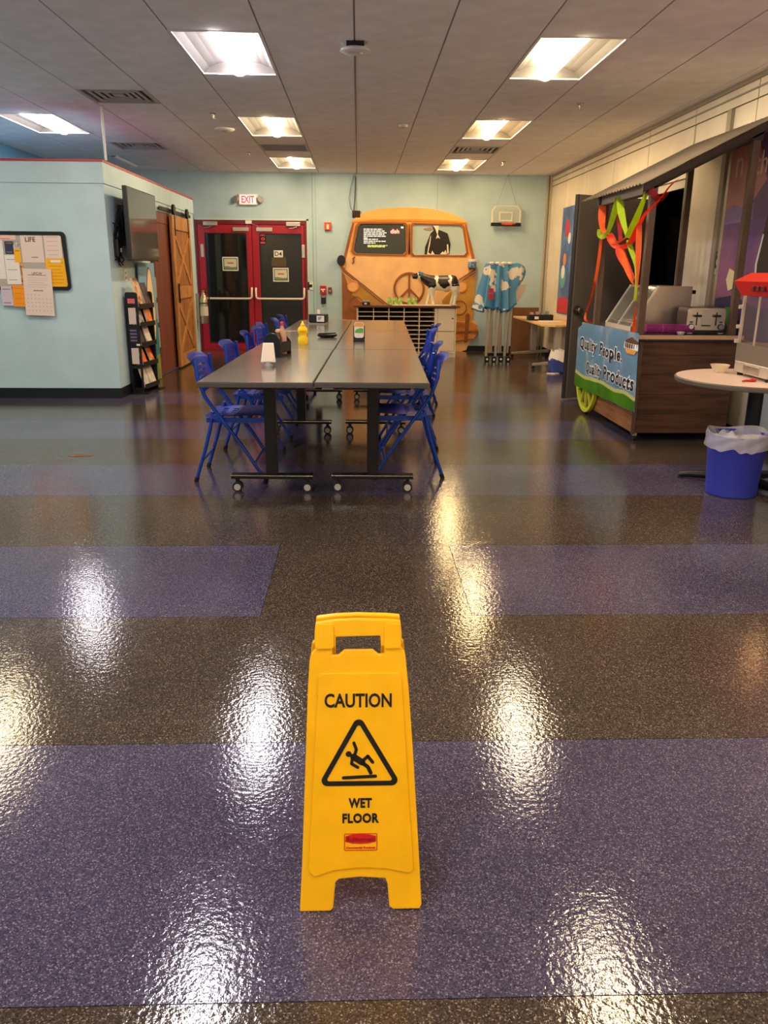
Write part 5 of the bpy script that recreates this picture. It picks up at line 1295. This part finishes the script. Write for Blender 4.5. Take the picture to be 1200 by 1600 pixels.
G().box(-.04,.04,.0,.004,.06,.19).obj('centre_panel', M_alu, t); G().box(-.035,.035,-.001,.0,.064,.074).obj('crumb_handle', M_dark, t)
for s in (-1, 1):
    G().box(s*.075-.004,s*.075+.004,.0,.0045,.07,.17).obj('lever_slot', M_black, t)
    G().box(s*.075-.03,s*.075+.03,-.024,.004,.135,.152).obj('lever', M_black, t, bevel=.005)
    k = G().cyl((s*.115,-.012,.06),(s*.115,.004,.06),.018,18).obj('dial', M_chrome, t, smooth=40)
    G().cyl((s*.115,.001,.06),(s*.115,.0045,.06),.024,18).obj('dial_ring', M_black, t)
    G().box(s*.115-.012,s*.115+.012,.0,.0042,.092,.10).obj('button', M_black, t)
    for y in (.07,.13,.19): pass
for x in (-.11,-.045,.045,.11): G().box(x-.014,x+.014,.05,.24,.2045,.2062).obj('slot', M_black, t)
for x in (-.12,.12): G().box(x-.02,x+.02,-.001,.0,.006,.014).obj('foot_mark', M_grey, t)
t = thing('glass_dish', 'small clear glass dish between the purple roll and the toaster', 'dish', (2.53,6.34,.845))
G().lathe([(.022,0),(.03,.012),(.032,.024),(.028,.024),(.02,.008),(.004,.006)], n=16).obj('dish', mat('dish_glass', (200,196,196), .1, alpha=.5), t, smooth=40)
G().ball((0,0,.012), .012, 8).obj('content', M_paper, t)

# streamers wound round the posts
M_so = mat('streamer_orange', (244,110,40), .6); M_sg = mat('streamer_lime', (178,206,40), .6); M_sr = mat('streamer_coral', (236,74,58), .6); M_sd = mat('streamer_red', (190,50,50), .6)
def ribbon(label, pts, wd, m, twist=0, tag_=True, parent=None):
    # smooth path through pts, flat strip facing -y with a slow twist
    P_ = [Vector(p) for p in pts]; path = []
    for i in range(len(P_)-1):
        p0, p1, p2, p3 = P_[max(i-1,0)], P_[i], P_[i+1], P_[min(i+2,len(P_)-1)]
        for k in range(8):
            s = k/8; path.append(.5*((2*p1)+(-p0+p2)*s+(2*p0-5*p1+4*p2-p3)*s*s+(-p0+3*p1-3*p2+p3)*s**3))
    path.append(P_[-1]); g = G(); n = len(path); rows = []
    for i, p in enumerate(path):
        d = (path[min(i+1,n-1)]-path[max(i-1,0)]).normalized()
        side = d.cross(Vector((0.25,1,0))); 
        if side.length < .1: side = Vector((1,0,0))
        side.normalize(); a = twist*2*PI*i/n
        side = Matrix.Rotation(a,3,d) @ side
        ww = wd*.78*(.8+.2*math.sin(i*.22))/2
        rows.append((g.bm.verts.new(p-side*ww), g.bm.verts.new(p+side*ww)))
    fs = [g.bm.faces.new((a[0],a[1],b[1],b[0])) for a, b in zip(rows, rows[1:])]
    bmesh.ops.solidify(g.bm, geom=fs, thickness=.0012)
    o = g.obj('party_streamer', m, parent, smooth=70)
    return tag(o, label, 'streamer', 'crepe streamers on the cart posts')
def SP(px): return px
ribbon('thin orange streamer hanging from the far cart post to the banner corner', [(2.165,7.46,1.62),(2.16,7.49,1.34),(2.155,7.59,1.10),(2.15,7.71,.95),(2.14,7.68,.885),(2.15,7.52,.87)], .035, M_so, .1)
ribbon('orange streamer wound at the top of the far cart post', [(2.175,7.53,1.90),(2.165,7.50,1.80),(2.165,7.46,1.70),(2.165,7.36,1.645),(2.17,7.25,1.635)], .085, M_so, .1)
ribbon('lime streamer looped low around the far cart post', [(2.16,7.50,1.68),(2.155,7.46,1.63),(2.15,7.33,1.615),(2.15,7.22,1.65),(2.155,7.10,1.80),(2.16,7.03,1.91)], .075, M_sg, .05)
ribbon('lime streamer falling from the eave middle to the knot', [(2.155,7.00,1.91),(2.15,6.92,1.80),(2.15,6.80,1.68),(2.15,6.68,1.585)], .075, M_sg, .08)
ribbon('lime streamer rising from the knot to the near post top', [(2.15,6.68,1.575),(2.15,6.58,1.65),(2.15,6.44,1.78),(2.15,6.34,1.88)], .075, M_sg, .06)
ribbon('coral streamer swagged between the two aisle posts', [(2.17,7.26,1.63),(2.17,7.16,1.575),(2.165,7.02,1.525),(2.16,6.82,1.51),(2.15,6.60,1.54),(2.145,6.44,1.65),(2.15,6.30,1.74),(2.24,6.29,1.83),(2.30,6.285,1.92),(2.37,6.285,1.98)], .085, M_sr, .25)
ribbon('orange streamer swagged just above the coral one', [(2.165,7.24,1.60),(2.16,7.08,1.56),(2.155,6.92,1.555),(2.15,6.70,1.585)], .05, M_so, .2)
ribbon('coral streamer dropping from the swag to the food display', [(2.165,6.92,1.52),(2.165,6.86,1.46),(2.17,6.70,1.36),(2.19,6.56,1.25)], .10, M_sr, .1)
ribbon('orange streamer crossing below the swag to the near post', [(2.16,6.86,1.50),(2.155,6.70,1.38),(2.15,6.52,1.27),(2.15,6.42,1.22)], .06, M_so, .2)
ribbon('red streamer hanging behind the eave beside the far post', [(2.25,7.34,1.93),(2.25,7.28,1.82),(2.24,7.2,1.70),(2.23,7.12,1.58)], .08, M_sd, .1)
ribbon('orange streamer running down the near cart post', [(2.145,6.42,1.68),(2.14,6.36,1.46),(2.14,6.33,1.30),(2.145,6.325,1.17),(2.145,6.325,1.05),(2.15,6.325,.92),(2.15,6.325,.865)], .06, M_so, .45)
ribbon('narrow lime streamer from the knot down to the near post', [(2.15,6.66,1.56),(2.148,6.57,1.49),(2.145,6.40,1.36),(2.14,6.335,1.22),(2.14,6.32,1.10)], .05, M_sg, .1)
ribbon('dark red streamer tied at the top of the near post', [(2.16,6.325,1.93),(2.20,6.30,1.87),(2.25,6.295,1.83),(2.30,6.29,1.88)], .06, M_sd, .2)

# ================================================================ round table, popcorn machine, waste bin
RT = (2.49,4.93,0); ZR = .69
t = thing('round_table', 'round pale table with dark edge and pedestal at the right', 'table', RT)
G().lathe([(.485,ZR-.006),(.485,ZR)], n=72).obj('table_top', mat('pale_pink_laminate', (224,196,178), .35), t)
G().lathe([(.47,ZR-.032),(.492,ZR-.030),(.496,ZR-.02),(.496,ZR-.006),(.490,ZR-.001),(.486,ZR-.001),(.486,ZR-.032)], n=72, cap=False).obj('edge_band', mat('taupe_edge', (96,88,80), .45), t, smooth=40)
G().lathe([(.482,ZR-.03),(.482,ZR-.0065)], n=48).obj('core', M_edge, t)
G().cyl((0,0,.05),(0,0,ZR-.05),.045,24).obj('column', M_dark, t, smooth=40)
G().lathe([(.045,ZR-.06),(.12,ZR-.035),(.12,ZR-.031)], n=24).obj('mount_plate', M_dark, t)
for a in (150,30,285):
    c, s = math.cos(R(a)), math.sin(R(a))
    f = G().tube([(.03*c,.03*s,.055),(.18*c,.18*s,.045),(.34*c,.34*s,.032),(.40*c,.40*s,.022)], [.038,.03,.022,.018], 10).obj('base_foot', M_dark, t, smooth=50)
    G().cyl((.39*c,.39*s,0),(.39*c,.39*s,.012),.02,12).obj('glide', M_rub, f)
def popcorn():
    t = thing('popcorn_machine', 'glass popcorn machine with red lid standing on the round table', 'popcorn machine', (2.41,4.68,ZR))
    W, L_, = .36, .43
    M_pm = mat('popcorn_steel', (206,196,182), .3, .6)
    for x in (.03,W-.03):
        for y in (.03,L_-.03): G().cyl((x,y,0),(x,y,.02),.018,12).obj('foot', M_rub, t)
    b = G().box(0,W,0,L_,.02,.09).obj('base', M_pm, t, bevel=.005)
    G().box(-.004,0,.10,.30,.028,.078).obj('drawer_front', M_steel, b, bevel=.002)
    G().box(.0,W,0,.012,.09,.20).box(0,W,L_-.012,L_,.09,.20).box(0,.012,.012,L_-.012,.09,.20).box(W-.012,W,.012,L_-.012,.09,.20).obj('lower_cabinet', mat('popcorn_lower', (160,146,128), .3, .6), t)
    for x, y in ((.008,.008),(.008,L_-.008),(W-.008,.008),(W-.008,L_-.008)): G().box(x-.008,x+.008,y-.008,y+.008,.20,.49).obj('corner_post', M_pm, t)
    pg = mat('popcorn_glass', (130,116,112), .05, alpha=.12)
    for nm, a in (('front_glass',(.002,.006,.017,L_-.017)),('back_glass',(W-.006,W-.002,.017,L_-.017))): G().box(a[0],a[1],a[2],a[3],.20,.49).obj(nm, pg, t)
    G().box(.017,W-.017,.003,.007,.20,.49).obj('side_glass', pg, t); G().box(.017,W-.017,L_-.007,L_-.003,.20,.49).obj('side_glass', pg, t)
    G().box(-.002,.008,L_/2-.004,L_/2+.004,.20,.49).obj('door_edge', M_pm, t)
    # lid flares outwards
    G().hexa([(-.012,-.012,.49),(W+.012,-.012,.49),(W+.012,L_+.012,.49),(-.012,L_+.012,.49),(-.05,-.05,.575),(W+.05,-.05,.575),(W+.05,L_+.05,.575),(-.05,L_+.05,.575)]).obj('lid_skirt', M_red, t, bevel=.003)
    G().hexa([(-.05,-.05,.576),(W+.05,-.05,.576),(W+.05,L_+.05,.576),(-.05,L_+.05,.576),(.02,.02,.625),(W-.02,.02,.625),(W-.02,L_-.02,.625),(.02,L_-.02,.625)]).obj('lid_top', mat('lid_red', (214,44,26), .3), t, bevel=.003)
    for y in (.10,.16,.22): G().box(-.052,-.02,y-.018,y+.018,.518,.55).obj('switch', mat('switch_dark_red', (90,14,14), .4), t, bevel=.003)
    k = G().lathe([(.05,.36),(.085,.38),(.09,.46),(.085,.465)], (W/2,.17,0), n=22).obj('kettle', M_steel, t, smooth=40)
    G().cyl((W/2,.17,.465),(W/2,.17,.49),.02,12).obj('kettle_hanger', M_steel, k)
    G().ball((W/2+.05,.06,.465), .022, 12).obj('warm_bulb', mat('popcorn_bulb', (255,220,150), .5, emit=(1,.66,.25), estr=14), t)
    for z in (.21,.30,.42): G().box(-.02,.004,L_-.008,L_+.008,z-.012,z+.012).obj('hinge', M_pm, t, bevel=.003)
    g = G(); rnd = random.Random(9)
    for i in range(150): g.ball((rnd.uniform(.03,W-.03), rnd.uniform(.03,L_-.03), .10+rnd.uniform(0,.05)), rnd.uniform(.009,.014), 6)
    o = g.obj('popcorn', mat('popcorn_cream', (244,222,160), .7), t); o['kind'] = 'stuff'
popcorn()
t = thing('paper_food_boat', 'white fluted paper food boat beside the popcorn machine', 'paper tray', (2.36,5.20,ZR))
def boat(a, b):
    th = 2*PI*a; k = .6+.4*b; fl = 1+.04*b*math.sin(24*th)
    return (.045*k*fl*math.cos(th)*1.3, .055*k*fl*math.sin(th)*1.2, .001+.05*b)
G().grid(72, 5, boat, thick=.001, closed=True).obj('fluted_wall', mat('boat_white', (240,226,200), .7), t, smooth=60)
G().lathe([(.03,.0),(.034,.002)], n=24, sx=1.1, sy=1.1).obj('bottom', MATS['boat_white'], t)
t = thing('red_tongs', 'small red plastic scoop lying on the round table', 'tongs', (2.33,4.73,ZR), R(20))
G().tube([(-.045,0,.006),(-.02,.004,.008),(.01,-.002,.008)], .006, 8).obj('handle', M_red, t, smooth=50)
G().ball((.035,0,.009), .022, 12, (1.2,.8,.4)).obj('scoop', M_red, t, smooth=60)
G().tube([(.0,.008,.006),(.03,.014,.008),(.05,.008,.010)], .005, 8).obj('prong', M_red, t, smooth=50)

def wastebin():
    t = thing('waste_bin', 'blue plastic waste bin with clear liner beside the round table', 'waste bin', (2.315,4.735,0))
    G().lathe([(.142,0),(.148,.006),(.172,.37),(.176,.375),(.166,.375),(.142,.012),(.005,.012)], n=48).obj('bin', mat('bin_blue', (48,56,166), .45), t, smooth=40)
    M_ln = mat('clear_liner', (232,226,228), .2, alpha=.38)
    rnd = random.Random(2); ph = [rnd.uniform(0,6.28) for _ in range(8)]
    def wr(a, k): return sum(math.sin(2*PI*a*(5+3*i)+ph[i])/(1+.4*i) for i in range(6))*k
    def outer(a, b):
        th = 2*PI*a; r = .178+.006*b+wr(a, .0022)+.005*math.sin(b*9+a*40)*.5
        z = .395-.10*b+wr(a, .006)*b+.012*(1-b)*math.sin(3*th)
        return (r*math.cos(th), r*math.sin(th), z)
    G().grid(96, 8, outer, closed=True).obj('liner_cuff', M_ln, t, smooth=70)
    def inner(a, b):
        th = 2*PI*a; r = .178-.05*b+wr(a, .006)*(.3+b); r = min(r, .178-.012*b)
        z = .395-.08*b+wr(a+.13, .012)*b+.012*(1-b)*math.sin(3*th)
        return (r*math.cos(th), r*math.sin(th), z)
    G().grid(96, 8, inner, closed=True).obj('liner_inside', M_ln, t, smooth=70)
    def trash(a, b):
        th = 2*PI*a; r = .145*b
        return (r*math.cos(th), r*math.sin(th), .335+wr(a, .012)*b+.045*math.sin(b*7+3*th)*b*(1-b)*2+.02*math.sin(th))
    G().grid(48, 8, trash, closed=True).obj('liner_bunch', mat('liner_bunch', (220,212,216), .4, alpha=.8), t, smooth=70)
wastebin()

# brown dry patch on the floor
tag(G().poly([(-.09,-.02),(-.03,-.045),(.05,-.03),(.09,.0),(.05,.03),(-.04,.035)], .002, lambda u, v, w: (-2.03+u, 5.77+v, w)).obj('floor_stain', mat('stain_tan', (104,78,50), .8, var=.3, vscale=30)), 'small tan dried stain on the floor left of the tables', 'stain')
